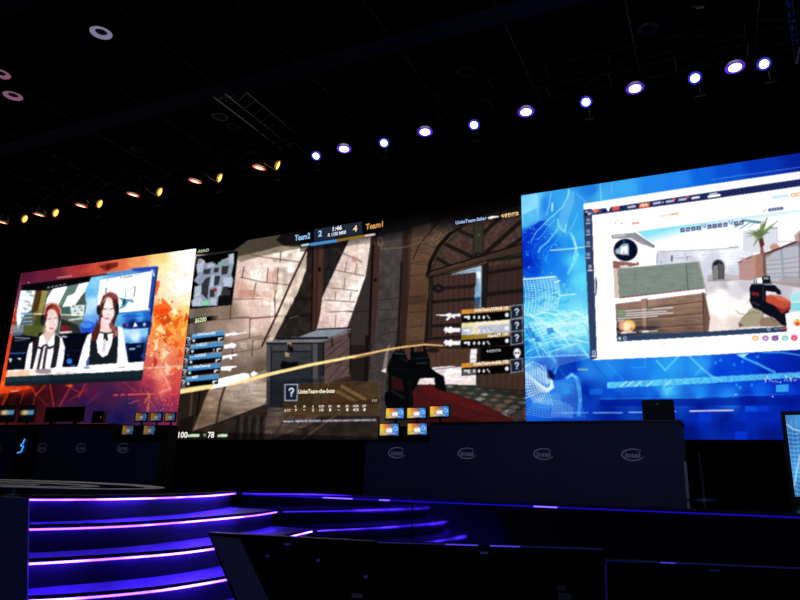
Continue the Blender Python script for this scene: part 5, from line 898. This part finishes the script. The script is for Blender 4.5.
for k, (a, b) in enumerate((('K', '9'), ('M', '-'), ('A', '2'), ('K/D', '10'), ('3K', '1'), ('4K', '-'), ('5K', '1'), ('HS%', '42%'), ('EF', '1'))):
    x = 265+(205+k*57.2)/6.667; w1 = .9*len(a); L.put(a, (x-w1, 407.6-k*.06), (x+w1, 407.5-k*.06), 2.3, (225, 215, 205)); w1 = 1.0*len(b)
    L.put(b, (x-w1, 411.4-k*.06), (x+w1, 411.3-k*.06), 2.6, (235, 225, 215)) if b != '-' else L.quad([(x-1, 409.6), (x+1, 409.6), (x+1, 410.2), (x-1, 410.2)], (225, 215, 205))
L.put('总数据', (284, 411.6), (291, 411.4), 2.5, (220, 205, 190)); L.put('F10', (372, 402), (377, 401.7), 2.6, (180, 165, 145))
L.put('100', (178, 437.6), (187.3, 437.6), 5.8, (245, 246, 236)); L.put('78', (207.6, 437.6), (213.9, 437.6), 5.8, (245, 246, 236))
for k, nm in enumerate(('UniteTeam-yVORNE 100', 'UniteTeam-qihua 100', 'Xlank展 100', None, 'UniteTeam-wolala 100')):
    tp = 232+(0, 90, 172, 258, 358)[k]; yy = 275+tp/6.667
    if nm: L.put(nm, (410+(430, 440, 515, 0, 425)[k]/6.667, yy+1.9), (410+655/6.667, yy-.6), 3.1, (250, 246, 236))
L.put('今夜陆溪东', (486, 352.6), (501, 351.2), 2.6, (170, 172, 180)); L.build('screen_lettering', wc)

# ------------------------------------------------------------------ player desks
YD = 10.0
def at_desk(px, py, Y=YD): return on_y(px, py, Y)
def logo(parent, c, w_, Y):                       # oval swirl with the word inside, printed on the desk front
    m = MB(); n = 40; A = []; B = []
    h = w_*.56
    for i in range(n+1):
        t = math.radians(40+i/n*300); th = w_*(.035+.035*math.sin(math.pi*i/n)); r = 1.0
        A.append((c.x+w_*.5*r*math.cos(t), Y, c.z+h*.5*r*math.sin(t))); B.append((c.x+(w_*.5-th)*math.cos(t), Y, c.z+(h*.5-th)*math.sin(t)))
    m.v = A+B; m.f = [(i, i+1, n+2+i, n+1+i) for i in range(n)]
    tv, tf = text_mesh('intel'); k = len(m.v); x0 = c.x-w_*.33; ww = w_*.66; hh = h*.42
    m.v += [(x0+x*ww, Y-.001, c.z-h*.22+y*hh) for x, y in tv]; m.f += [tuple(k+i for i in q) for q in tf]
    m.build('logo', M_LOGO, parent)
LZ = on_y(520, 453.8, YD).z
# right desk
zt = on_y(560, 421, YD).z; zl = on_y(400, 439.6, YD).z; xa = on_y(365, 450, YD).x; xb = on_y(683.5, 460, YD).x; xn = on_y(430, 430, YD).x
d = empty('gaming_desk', ((xa+xb)/2, YD, ZS), 'long navy gaming desk with oval logos below the right half of the screens', 'desk', None)
MB().box(xn, xb, YD, YD+.03, ZS, zt-.03).build('front_panel', M_DESK, d); MB().box(xa, xn-.003, YD, YD+.03, ZS, zl-.03).build('front_panel', M_DESK, d)
MB().box(xn, xb+.02, YD-.02, YD+.85, zt-.03, zt).build('desk_top', M_DESKTOP, d); MB().box(xa-.02, xn-.003, YD-.02, YD+.42, zl-.03, zl).build('desk_top', M_DESKTOP, d)
MB().box(xa, xn-.003, YD+.45, YD+.8, ZS, zt-.02).build('monitor_riser', M_BLACK, d)
MB().box(xb-.03, xb, YD+.032, YD+.83, ZS, zt-.031).build('side_panel', M_BLACK, d); MB().box(xa, xa+.03, YD+.032, YD+.42, ZS, zl-.031).build('side_panel', M_BLACK, d)
MB().box(xb-.001, xb+.035, YD-.004, YD+.03, ZS+.01, ZS+.5).build('corner_profile', M_METAL, d)
for px, w_ in ((397, 18), (467, 19), (543.5, 20.5), (632.5, 23)):
    c = on_y(px, 453.8, YD); c.z = LZ; logo(d, c, abs(on_y(px+w_/2, 453.8, YD).x-on_y(px-w_/2, 453.8, YD).x), YD-.004)
# left desk
ztl = on_y(60, 424.2, YD).z; zll = on_y(130, 439.4, YD).z; ya = on_y(-40, 440, YD).x; yb = on_y(176.5, 445, YD+.5).x; yn = on_y(113, 430, YD).x
d2 = empty('gaming_desk', ((ya+yb)/2, YD, ZS), 'dark gaming desk with faint oval logos under the fiery left screen', 'desk')
MB().box(ya, yn, YD, YD+.03, ZS, ztl-.03).build('front_panel', M_DESK, d2); MB().box(yn+.003, yb, YD, YD+.03, ZS, zll-.03).build('front_panel', M_DESK, d2)
MB().box(ya-.02, yn, YD-.02, YD+.5, ztl-.03, ztl).build('desk_top', M_DESKTOP, d2); MB().box(yn+.003, yb+.02, YD-.02, YD+.22, zll-.03, zll).build('desk_top', M_DESKTOP, d2)
MB().box(yn-.03, yn, YD+.032, YD+.5, ZS, ztl-.031).build('side_panel', M_BLACK, d2); MB().box(yn+.003, yb, YD+.25, YD+.5, ZS, ztl-.02).build('monitor_riser', M_BLACK, d2); MB().box(yb-.03, yb, YD+.032, YD+.22, ZS, zll-.031).build('side_panel', M_BLACK, d2)
for px, w_ in ((-3, 10.5), (42.5, 11), (81.5, 11.5), (123.5, 12.5)):
    c = on_y(px, 448, YD); logo(d2, c, abs(on_y(px+w_/2, 448, YD).x-on_y(px-w_/2, 448, YD).x), YD-.004)

# ------------------------------------------------------------------ little monitors
def monitor(label, box, Y, zbase, cv, group, band=None, bez=.015):
    x0, y0, x1, y1 = box; a = on_y(x0, y1, Y); b = on_y(x1, y0, Y); zb = a.z; ztp = on_y((x0+x1)/2, y0, Y).z; xc = (a.x+b.x)/2
    t = empty('monitor', (xc, Y, zbase), label, 'monitor', group)
    fr = MB(); X0, X1, Z0, Z1 = a.x-bez, b.x+bez, zb-bez*1.6, ztp+bez
    fr.box(X0, a.x, Y-.012, Y+.03, Z0, Z1).box(b.x, X1, Y-.012, Y+.03, Z0, Z1).box(a.x, b.x, Y-.012, Y+.03, Z0, zb).box(a.x, b.x, Y-.012, Y+.03, ztp, Z1).box(a.x, b.x, Y+.006, Y+.03, zb, ztp)
    fr.build('housing', M_PLASTIC, t)
    W_ = b.x-a.x; H_ = ztp-zb; nx, ny = 40, 22; me = bpy.data.meshes.new('screen')
    P = [(a.x+W_*i/(nx-1), Y, zb+H_*j/(ny-1)) for j in range(ny) for i in range(nx)]; o_ = parent_origin(t)
    me.from_pydata([tuple(Vector(p)-o_) for p in P], [], [(j*nx+i, j*nx+i+1, (j+1)*nx+i+1, (j+1)*nx+i) for j in range(ny-1) for i in range(nx-1)])
    u = np.array([20*i/(nx-1) for j in range(ny) for i in range(nx)]); v_ = np.array([11-11*j/(ny-1) for j in range(ny) for i in range(nx)])
    col = lin(np.clip(cv.sample(u, v_), 0, 1)*255); at = me.color_attributes.new('Col', 'FLOAT_COLOR', 'POINT'); at.data.foreach_set('color', np.concatenate([col, np.ones((len(col), 1))], 1).astype(np.float32).ravel())
    me.materials.append(M_SCREEN); o = bpy.data.objects.new('screen', me); COL.objects.link(o); o.parent = t
    st_ = MB().box(xc-.02, xc+.02, Y+.031, Y+.05, zbase+.008, zb+H_*.5).box(xc-.09, xc+.09, Y-.02, Y+.08, zbase, zbase+.008); st_.build('stand', M_PLASTIC, t)
    return t
cs = paint_small(4); cd1 = paint_small(5, .55)
GR = 'five small monitors on the right desk'; GL = 'five small monitors on the left desk'
for lab, bx, Y, zb_ in (('small lit monitor, left one of the upper three on the right desk', (385.8, 408.3, 404.2, 418.6), YD+.6, zt-.02), ('small lit monitor, middle of the upper three on the right desk', (407.2, 408, 426, 418.3), YD+.6, zt-.02),
        ('small lit monitor, right one of the upper three on the right desk', (430, 406.3, 449, 416.9), YD+.5, zt), ('small lit monitor, left of the lower two on the right desk', (379.7, 423.9, 398.8, 435.6), YD+.15, zl), ('small lit monitor, right of the lower two on the right desk', (407.6, 423.6, 427, 434.8), YD+.15, zl)):
    monitor(lab, bx, Y, zb_, cs, GR)
for lab, bx, Y, zb_ in (('small dim monitor, left one of the upper three on the left desk', (135.2, 412.8, 147.4, 421), YD+.35, ztl-.02), ('small dim monitor, middle of the upper three on the left desk', (150.2, 412.8, 162, 421), YD+.35, ztl-.02),
        ('small dim monitor, right one of the upper three on the left desk', (164.8, 413, 175.4, 421), YD+.35, ztl-.02), ('small dim monitor, left of the lower two on the left desk', (121.9, 425.7, 134, 434.6), YD+.1, zll), ('small dim monitor, right of the lower two on the left desk', (143.2, 425.7, 155.6, 434.6), YD+.1, zll)):
    monitor(lab, bx, Y, zb_, cd1, GL)
def paint_band():
    c = Canvas(0, 0, 20, 11, 4, (7, 8, 12)); c.scatter([(0, 3.2), (20, 3.2), (20, 6.4), (0, 6.4)], [(1, 5, (40, 40, 40)), (5, 4.6, (220, 170, 90)), (8, 4.6, (230, 200, 140)), (10.5, 5, (120, 150, 160)), (14, 4.8, (60, 130, 160)), (17, 5, (90, 180, 220)), (19, 5, (30, 60, 90))]); c.blur(3); return c
cb = paint_band()
for lab, bx in (('dark monitor with a glowing strip, cut by the left edge of the photo', (-2.5, 406, 15.8, 421.3)), ('dark monitor with a glowing strip, beside the wide black monitor on the left desk', (18.2, 406, 35.6, 421.3))):
    monitor(lab, bx, YD+.3, ztl, cb, 'strip lit monitors on the left desk')
a = on_y(44.3, 422, YD+.35); b = on_y(85.8, 406.4, YD+.35)
t = empty('monitor', ((a.x+b.x)/2, YD+.35, ztl), 'wide black switched-off monitor seen from behind on the left desk', 'monitor')
MB().box(a.x, b.x, YD+.33, YD+.36, a.z, b.z).build('housing', M_PLASTIC, t, bevel=.006)
MB().box(a.x+.2, a.x+.28, YD+.32, YD+.42, ztl, a.z).build('foot', M_PLASTIC, t); MB().box(b.x-.28, b.x-.2, YD+.32, YD+.42, ztl, a.z).build('foot', M_PLASTIC, t)
a = on_y(91.8, 423.2, YD+.3); b = on_y(104.6, 411, YD+.3)
t = empty('computer_tower', ((a.x+b.x)/2, YD+.3, ztl), 'small black computer case with a red light on the left desk', 'computer')
MB().box(a.x, b.x, YD+.28, YD+.38, ztl, b.z).build('case', M_PLASTIC, t, bevel=.008)
cc = on_y(101, 417.2, YD+.28); MB().lathe((cc.x, YD+.278, cc.z), [(.014, 0), (.014, .006)], (0, -1, 0), 12).build('power_light', mat('red_light', (60, 5, 10), emit=(.8, .05, .12), strength=.5), t)
MB().box(a.x-.1, a.x+.75, YD+.02, YD+.05, ztl+.001, ztl+.012).build('light_bar', mat('pink_bar', (60, 20, 30), emit=(.6, .12, .14), strength=.22), t)
a = on_y(643, 421, YD+.3); b = on_y(673.5, 399.5, YD+.3)
t = empty('equipment_box', ((a.x+b.x)/2, YD+.3, zt), 'upright black equipment box on the right desk with a small pale emblem', 'box')
MB().box(a.x, b.x, YD+.28, YD+.38, zt, b.z).build('case', M_BLACK, t, bevel=.01)
cc = on_y(657.3, 404, YD+.28); MB().lathe((cc.x, YD+.279, cc.z), [(.024, 0), (.020, .006)], (0, -1, 0), 16).build('emblem', mat('dull_emblem', (110, 110, 120)), t)
# dark pylon with the neon squiggle
a = on_y(11.5, 470, YD-.2); b = on_y(31, 430, YD-.2)
t = empty('dark_pylon', ((a.x+b.x)/2, YD-.2, ZS), 'black upright cabinet with a jagged light-blue neon squiggle before the left desk', 'cabinet')
MB().box(a.x, b.x, YD-.2, YD-.03, ZS, on_y(20, 425.5, YD-.2).z).build('cabinet', M_PLASTIC, t, bevel=.01)
nz = MB(); pp = [on_y(x, y, YD-.215) for x, y in ((24.6, 439), (22.8, 443.5), (20.6, 445.6), (23.4, 446.4), (22, 449.5), (20.8, 452), (17.2, 452.8))]
for p, q in zip(pp[:-1], pp[1:]): nz.tube(p, q, .011)
nz.build('neon_tube', mat('blue_neon', (20, 40, 60), emit=(.03, .3, 1), strength=1.6), t)
c0 = on_y(703.5, 490, YD+.6); t = MB().tube((c0.x, YD+.6, ZS), (c0.x-.02, YD+.6, on_y(702, 452, YD+.6).z), .02).lathe((c0.x, YD+.6, ZS), [(.16, 0), (.16, .01), (.03, .02)], (0, 0, 1), 20).build('metal_pole', M_METAL, loc=(c0.x, YD+.6, ZS)); tag(t, 'thin grey metal pole standing beside the right end of the navy desk', 'pole')

# ------------------------------------------------------------------ upright display at the right edge
Yt = 9.3; tl = on_y(780.4, 411.5, Yt)
W_ = 1.15; x0 = tl.x; zt_ = tl.z
t = empty('display_totem', (x0+W_/2, Yt, ZS), 'upright black-framed display with blue net picture standing at the right stage edge', 'display')
fw_ = on_y(785.2, 416, Yt).x-x0; zb_ = on_y(795, 496.5, Yt).z
MB().box(x0, x0+fw_, Yt-.02, Yt+.08, ZS+.02, zt_).box(x0+W_-fw_, x0+W_, Yt-.02, Yt+.08, ZS+.02, zt_).box(x0+fw_, x0+W_-fw_, Yt-.02, Yt+.08, zt_-fw_, zt_).box(x0+fw_, x0+W_-fw_, Yt-.02, Yt+.08, ZS+.02, zb_).box(x0+fw_, x0+W_-fw_, Yt+.01, Yt+.08, zb_, zt_-fw_).build('frame', M_PLASTIC, t)
MB().box(x0+.1, x0+W_-.1, Yt-.15, Yt+.25, ZS, ZS+.018).build('base', M_PLASTIC, t)
def paint_totem():
    c = Canvas(775, 400, 960, 520, 3, (30, 80, 150)); rnd = random.Random(2); f = [(775, 400), (960, 400), (960, 520), (775, 520)]
    c.scatter(f, [(786, 418, (60, 130, 200)), (800, 420, (70, 150, 215)), (790, 440, (40, 100, 180)), (800, 450, (50, 130, 200)), (796, 470, (60, 150, 220)), (800, 490, (40, 110, 180)), (900, 460, (20, 70, 170))])
    for k in range(16): c.line([(785, 432+k*4.5), (795, 434+k*4.2), (815, 430+k*5)], .7, (170, 220, 245), .7)
    for k in range(9): c.line([(786+k*5, 420), (790+k*4, 450), (794+k*4, 500)], .6, (170, 220, 245), .6)
    c.line([(786, 424), (793, 429), (800, 431)], .9, (220, 240, 250)); c.line([(792, 496), (797, 470), (800, 455)], 1.4, (190, 230, 250), .8)
    c.blur(2); return c
display('screen', t, paint_totem(), Yt, x0+fw_, x0+W_-fw_, zb_, zt_-fw_, zt_-fw_, 120, 130)

# ------------------------------------------------------------------ things in front of the stage
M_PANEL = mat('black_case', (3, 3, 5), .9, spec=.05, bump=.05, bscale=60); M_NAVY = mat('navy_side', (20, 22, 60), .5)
M_GLINT = mat('violet_glint', (20, 15, 50), .4, emit=(.10, .05, 1), strength=.9); M_GLINT_DIM = mat('violet_glint_dim', (20, 20, 50), .4, emit=(.05, .04, 1), strength=.07); M_CATCH = mat('case_latch', (70, 80, 170), .4, metal=.3)  # glowing violet patches stand in for stage LED light on case edges
def front_case(label, top, yb_, xsl, zt_, name='equipment_case', thick=.10, wid=None):
    thick = .06
    (ax, ay), (bx, by) = top; A = on_z(ax, ay, zt_); B = on_z(bx, by, zt_); A2 = on_z(ax+xsl[0]*(yb_-ay), yb_, .02); B2 = on_z(bx+xsl[1]*(yb_-by), yb_, .02)
    t = empty(name, ((A.x+B.x)/2, (A.y+B.y)/2, 0), label, 'case'); th = Vector((0, thick, 0))
    MB().prism([A2, B2, B2+th, A2+th], [A, B, B+th, A+th]).build('body', M_PANEL, t)
    return t, A, B, A2, B2
def on_face(A, B, A2, px, py):                    # the point of a case front seen at px, py
    n = (B-A).cross(A2-A); dd = ray(px, py); dd = Vector(dd); o = Vector((0, 0, EYE)); s_ = (A-o).dot(n)/dd.dot(n); return o+dd*s_
def patch(F, pts, out=.004, m=None, name='latch', parent=None):
    A, B, A2 = F; n = (B-A).cross(A2-A).normalized(); n = n if n.y < 0 else -n
    q = [on_face(A, B, A2, *p) for p in pts]; MB().prism([p+n*.0005 for p in q], [p+n*out for p in q]).build(name, m or M_CATCH, parent)
t, A, B, A2, B2 = front_case('slanting black case with a blue-lit left flank in front of the curved stair', ((208, 533.5), (371.5, 542.5)), 860, (.40, .32), 1.2)
F = (A, B, A2)
patch(F, [(210, 535.2), (240, 539), (268, 598), (290, 640), (250, 640), (234, 590)], .003, M_NAVY, 'side_panel', t)  # blue light on the flank is painted as a navy patch
MB().prism([A+Vector((0, -.004, .001)), B+Vector((0, -.004, .001)), B+Vector((0, .06, .001)), A+Vector((0, .06, .001))], [A+Vector((0, -.004, .006)), B+Vector((0, -.004, .006)), B+Vector((0, .06, .006)), A+Vector((0, .06, .006))]).build('rim', M_STAGEM, t)
for x, y in ((268, 556.5), (318.5, 560.5), (366, 577)): patch(F, [(x-1.8, y-1.5), (x+1.8, y-1.5), (x+1.8, y+1.5), (x-1.8, y+1.5)], .006, M_CATCH, 'bolt', t)
patch(F, [(285, 543.6), (291.5, 544), (291.5, 546), (285, 545.6)], .008, M_CATCH, 'latch', t); patch(F, [(352, 593), (363, 594), (363, 598.5), (352, 598)], .006, M_NAVY, 'handle', t)
def rim_glint(F, pa, pb, m, parent, h=1.0): patch(F, [pa, pb, (pb[0], pb[1]+h), (pa[0], pa[1]+h)], .004, m, 'rim_glint', parent)
t, A, B, A2, B2 = front_case('wide black case with a painted violet rim glint, right of the slanting case', ((375.5, 541.3), (602, 548.6)), 860, (.31, .05), 1.2); F = (A, B, A2)
rim_glint(F, (375, 541.9), (445, 543.9), M_GLINT_DIM, t); rim_glint(F, (445.3, 543.9), (478, 545), M_GLINT, t); rim_glint(F, (490, 545.4), (520, 546.3), M_GLINT, t); rim_glint(F, (520.3, 546.3), (601.5, 549), M_GLINT_DIM, t)
patch(F, [(375.4, 545), (376.6, 545), (393, 600), (391.4, 600)], .003, M_GLINT_DIM, 'corner_glint', t)
for q in (((480, 551.8), (488, 552), (488, 554.4), (480, 554.2)), ((557, 585.5), (566, 586), (566, 591), (557, 590.5)), ((558, 593), (571, 593.5), (571, 600), (558, 600))): patch(F, list(q), .006, M_NAVY if q[0][1] > 560 else M_CATCH, 'latch', t)
t, A, B, A2, B2 = front_case('black case at the right, reaching out of the photo below the stage front', ((604.5, 559.6), (860, 571)), 900, (.02, -.02), 1.2); F = (A, B, A2)
rim_glint(F, (605, 560.2), (660, 562), M_GLINT_DIM, t); rim_glint(F, (660.3, 562), (675, 562.7), M_GLINT, t); rim_glint(F, (675.3, 562.7), (830, 569.5), M_GLINT_DIM, t)
patch(F, [(605, 563), (606.4, 563), (607.4, 600), (605.8, 600)], .003, M_GLINT_DIM, 'corner_glint', t); patch(F, [(709, 569), (720, 569.4), (720, 571.6), (709, 571.2)], .006, M_CATCH, 'latch', t)
# leaning navy panel at the left edge
A = on_y(-30, 496.6, 2.2); A.x = -9; B = on_y(28.2, 498, 2.2); B2 = on_y(27.5, 860, 2.1); A2 = on_y(-40, 860, 2.1); A2.x = -9
B2.z = .01; A2.z = .01; t = empty('stair_side_panel', ((A.x+B.x)/2, 2.2, 0), 'plain navy panel closing the left end of the lit stair', 'panel')
MB().prism([A2, B2, B2+Vector((-.07, .06, 0)), A2+Vector((0, .06, 0))], [A, B, B+Vector((-.07, .06, 0)), A+Vector((0, .06, 0))]).build('panel', M_DESK, t)

# =================================================================== OVERHEAD
def spot(loc, d, col, W, size, name='lamp_light', parent=None):
    ld = bpy.data.lights.new(name, 'SPOT'); ld.energy = W; ld.color = col; ld.spot_size = math.radians(size); ld.spot_blend = .6; ld.shadow_soft_size = .08
    o = bpy.data.objects.new(name, ld); COL.objects.link(o); o.rotation_euler = Vector(d).to_track_quat('-Z', 'Y').to_euler()
    o.location = Vector(loc)-(parent_origin(parent) if parent else Vector((0, 0, 0))); o.parent = parent; return o
TR = on_y(450, 128, 8).z
LEN = {}
for nm, core, haloc, s in (('violet', (1, .8, 1), (.13, .03, 1), 5), ('cool', (.8, .95, 1), (.05, .05, 1), 5), ('red', (1, .5, .3), (1, .07, .01), 3), ('amber', (1, .62, .10), (.9, .30, .02), 3.2)):
    LEN[nm] = (mat(nm+'_lens', (40, 40, 40), emit=core, strength=s), mat(nm+'_lens_halo', (20, 20, 30), emit=haloc, strength=.6 if nm in ('violet', 'cool') else 1.3))
def stage_lamp(px, py, kind, tilt, r, label, group, W, col):
    c = on_y(px, py, 8.0); top = Vector((c.x, 8.0, TR+.34)); d = Vector(tilt).normalized()
    t = empty('stage_light', tuple(c), label, 'stage light', group)
    MB().lathe(c-d*.012, [(r*1.34, .012), (r*1.34, .06), (r*1.2, -.02)][:2]+[(r*1.15, .16), (r*.6, .26), (r*.55, .30)], -d, 20).build('can', M_PLASTIC, t)
    MB().lathe(c, [(r*.85, 0), (r*.86, .004)], d, 20).build('lens', LEN[kind][0], t)
    o = MB(); n = 24; u = d.orthogonal().normalized(); w2 = d.cross(u)
    for rr in (r*.87, r*(1.32 if kind in ('violet', 'cool') else 1.3)): o.v += [tuple(c+(u*math.cos(2*math.pi*i/n)+w2*math.sin(2*math.pi*i/n))*rr) for i in range(n)]
    o.f = [(i, (i+1) % n, n+(i+1) % n, n+i) for i in range(n)]; o.build('rim', LEN[kind][1], t)  # this ring's glow imitates the bloom halo round the lens
    y = MB(); m_ = c-d*.14; sx = Vector((1, 0, 0))
    y.tube(m_+sx*r*1.3, m_+sx*r*1.3+Vector((0, 0, .16)), .008).tube(m_-sx*r*1.3, m_-sx*r*1.3+Vector((0, 0, .16)), .008).tube(m_-sx*r*1.3+Vector((0, 0, .16)), m_+sx*r*1.3+Vector((0, 0, .16)), .008).tube(m_+Vector((0, 0, .16)), Vector((m_.x, 8.09, TR+.40)), .012)
    y.build('yoke', M_TRUSS, t)
    if kind in ('cool', 'amber'): MB().box(c.x-.02, c.x+.10, c.y-.06, c.y-.02, c.z-.28, c.z-.25).tube((c.x+.04, c.y-.04, c.z-.25), (c.x+.04, c.y+.02, c.z-.1), .006).build('shutter_arm', M_PIPE, t)
    spot(c+d*.05, d, col, W, 55, parent=t)
V3 = [(344, 149), (425, 132), (526, 112), (635, 88.5), (735, 67.5)]; Cc = [(316, 156), (384, 143), (474, 125), (586, 102), (695, 78), (764, 64)]
Rr = [(2, 222.5), (39, 215), (81, 206), (133, 195), (195, 181.5), (259, 168)]; Am = [(25, 219), (56, 213), (100, 204), (160, 192), (220, 178), (278, 165.5)]
ordn = ('first', 'second', 'third', 'fourth', 'fifth', 'sixth')
for i, p in enumerate(V3): stage_lamp(*p, 'violet', (.05, -.12, -1), .085, 'violet stage light on the truss, %s of the violet ones from the left' % ordn[i], 'violet stage lights on the truss', 4, (.25, .12, 1))
for i, p in enumerate(Cc): stage_lamp(*p, 'cool', (.1, -.75, -1), .06, 'cool white stage light on the truss, %s of the cool white ones from the left' % ordn[i], 'cool white stage lights on the truss', 2, (.35, .4, 1))
for i, p in enumerate(Rr): stage_lamp(*p, 'red', (-.25, .05, -1), .085, 'red-orange stage light on the truss, %s of the red ones from the left' % ordn[i], 'red stage lights on the truss', 1.5, (1, .3, .15))
for i, p in enumerate(Am): stage_lamp(*p, 'amber', (1.6, .9, -.75), .062, 'small amber stage light on the truss, %s of the amber ones from the left' % ordn[i], 'amber stage lights on the truss', 1, (1, .6, .2))
def truss(m, a, b, s, step=.5, r=.016, up=(0, 0, 1)):      # square lattice girder from a to b
    a = Vector(a); b = Vector(b); d = (b-a).normalized(); u = Vector(up); v_ = d.cross(u).normalized(); L_ = (b-a).length; n = max(1, int(L_/step))
    cs_ = [u*s/2+v_*s/2, u*s/2-v_*s/2, -u*s/2-v_*s/2, -u*s/2+v_*s/2]
    for c in cs_: m.tube(a+c, b+c, r, 6)
    for i in range(n+1):
        p = a+d*(L_*i/n)
        for k in range(4):
            m.tube(p+cs_[k], p+cs_[(k+1) % 4], r*.6, 5)
            if i < n: m.tube(p+cs_[k], p+d*(L_/n)+cs_[(k+1) % 4], r*.55, 5)
    return m
m = truss(MB(), (-16.5, 8.25, TR+.55), (3.2, 8.25, TR+.55), .32, .8).build('lighting_truss', M_TRUSS, loc=(-6, 8.25, TR+.55)); tag(m, 'long black lattice truss carrying the row of stage lights', 'truss')
p = on_y(395, 157.5, 11.6); m = truss(MB(), (-19, 11.6, p.z), (3.5, 11.6, p.z), .10, 1.0, .012).build('slim_truss', M_TRUSS, loc=(-7, 11.6, p.z)); tag(m, 'slim dark truss running above the LED walls behind the stage lights', 'truss')
t = empty('ladder_truss', (-8.1, 9.8, 8.3), 'dark ladder truss pointing at the stage below the ceiling beam, left of centre', 'truss')
lt = MB(); rr = .014
for x, z in ((-8.2, 8.5), (-7.92, 8.5), (-7.75, 8.72)): lt.tube((x, 8.7, z), (x, 11.0, z), rr, 6)
for i in range(9):
    y = 8.75+i*.27; lt.tube((-8.2, y, 8.5), (-7.92, y, 8.5), .010, 5).tube((-7.92, y, 8.5), (-7.75, y+.1, 8.72), .008, 5)
for y in (8.9, 10.8): lt.tube((-8.06, y, 8.5), (-8.06, y, 10.6), .01)
lt.build('frame', M_METAL, t)
MB().box(-8.3, -7.85, 8.62, 8.9, 8.55, 8.8).box(-8.2, -8.0, 8.55, 8.7, 8.8, 8.88).box(-7.84, -7.72, 8.7, 8.8, 8.56, 8.76).build('winch_box', M_DMETAL, t, bevel=.01)
M_TOWER = mat('satin_truss', (60, 60, 66), .6, spec=.2)
p0 = on_y(783, 0, 9.2); p1 = on_y(779, 52, 9.2); xt = (p0.x+p1.x)/2+.36
m = truss(MB(), (xt, 9.2, p1.z-.1), (xt, 9.2, 10.6), .42, .45, .022, up=(1, 0, 0)).build('truss_tower', M_TOWER, loc=(xt, 9.2, p1.z)); tag(m, 'hanging upright truss section lit blue at the top right', 'truss')
wx, wz = xt-1.25, 8.3
wl = empty('added_wash', (wx, 9.25, wz), 'small black wash light added to turn the truss section blue', 'stage light')  # lamp added only to put blue light on the truss section
MB().lathe((wx, 9.25, wz), [(.07, 0), (.08, .1), (.05, .16)], (-1, 0, .2), 16).build('can', M_PLASTIC, wl); MB().tube((wx-.06, 9.25, wz+.04), (wx-.06, 9.25, 10.6), .01).build('hanger', M_DMETAL, wl)
spot((wx+.03, 9.25, wz), (1, 0, -.35), (.05, .12, 1), 30, 95, parent=wl)
# high bay lamps under the roof
M_CAUGHT = {k: mat('rim_caught_light_%s' % k, (190, 186, 205) if s else (70, 70, 92), .5, emit=e, strength=s) for k, e, s in (('lavender', (.5, .48, .8), .36), ('pink', (.7, .28, .5), .3), ('dim', (.3, .3, .6), .0))}  # stage light caught by the rims is set in their glow and tone
def bay(px, py, z, label, W=0):
    c = on_z(px, py, z); t = empty('high_bay_lamp', tuple(c), label, 'ceiling lamp', 'high bay lamps under the roof')
    MB().lathe(c, [(.07, .34), (.09, .32), (.12, .10), (.20, 0), (.205, -.01)][::-1], (0, 0, 1), 28, close=False).build('shade', M_PIPE, t, smooth=True)
    MB().lathe(c, [(.205, 0), (.12, .004), (.11, .03)], (0, 0, 1), 28, close=False).build('rim', M_CAUGHT['lavender' if px == 101 else 'pink' if px < 20 else 'dim'], t); MB().lathe(c+Vector((0, 0, .03)), [(.11, 0), (.10, .01)], (0, 0, 1), 24).build('glass', M_DMETAL, t)
    MB().lathe(c+Vector((0, 0, .34)), [(.06, 0), (.06, .16)], (0, 0, 1), 16).tube(c+Vector((0, 0, .5)), (c.x, c.y, 10.6), .01).build('hanger', M_DMETAL, t)
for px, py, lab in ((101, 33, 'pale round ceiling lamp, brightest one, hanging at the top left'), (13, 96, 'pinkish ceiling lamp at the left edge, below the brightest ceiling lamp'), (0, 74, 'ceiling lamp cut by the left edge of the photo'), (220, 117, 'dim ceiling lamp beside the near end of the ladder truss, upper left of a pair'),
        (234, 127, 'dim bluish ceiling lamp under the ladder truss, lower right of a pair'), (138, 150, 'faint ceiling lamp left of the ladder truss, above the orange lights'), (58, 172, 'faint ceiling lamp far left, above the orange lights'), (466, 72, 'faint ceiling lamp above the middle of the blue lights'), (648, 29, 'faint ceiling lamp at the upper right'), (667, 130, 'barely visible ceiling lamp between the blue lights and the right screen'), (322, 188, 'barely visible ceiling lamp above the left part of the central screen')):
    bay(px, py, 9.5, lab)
t = empty('pendant_sensor', tuple(on_z(375, 30, 8.6)), 'small dark pendant hanging below the ceiling beam at the top centre', 'pendant'); c = on_z(375, 30, 8.6)
MB().lathe(c, [(.02, -.28), (.05, -.2), (.05, .0), (.02, .05)], (0, 0, 1), 14).build('body', M_DMETAL, t); MB().tube(c, (c.x, c.y, 10.6), .008).build('cable', M_DMETAL, t)
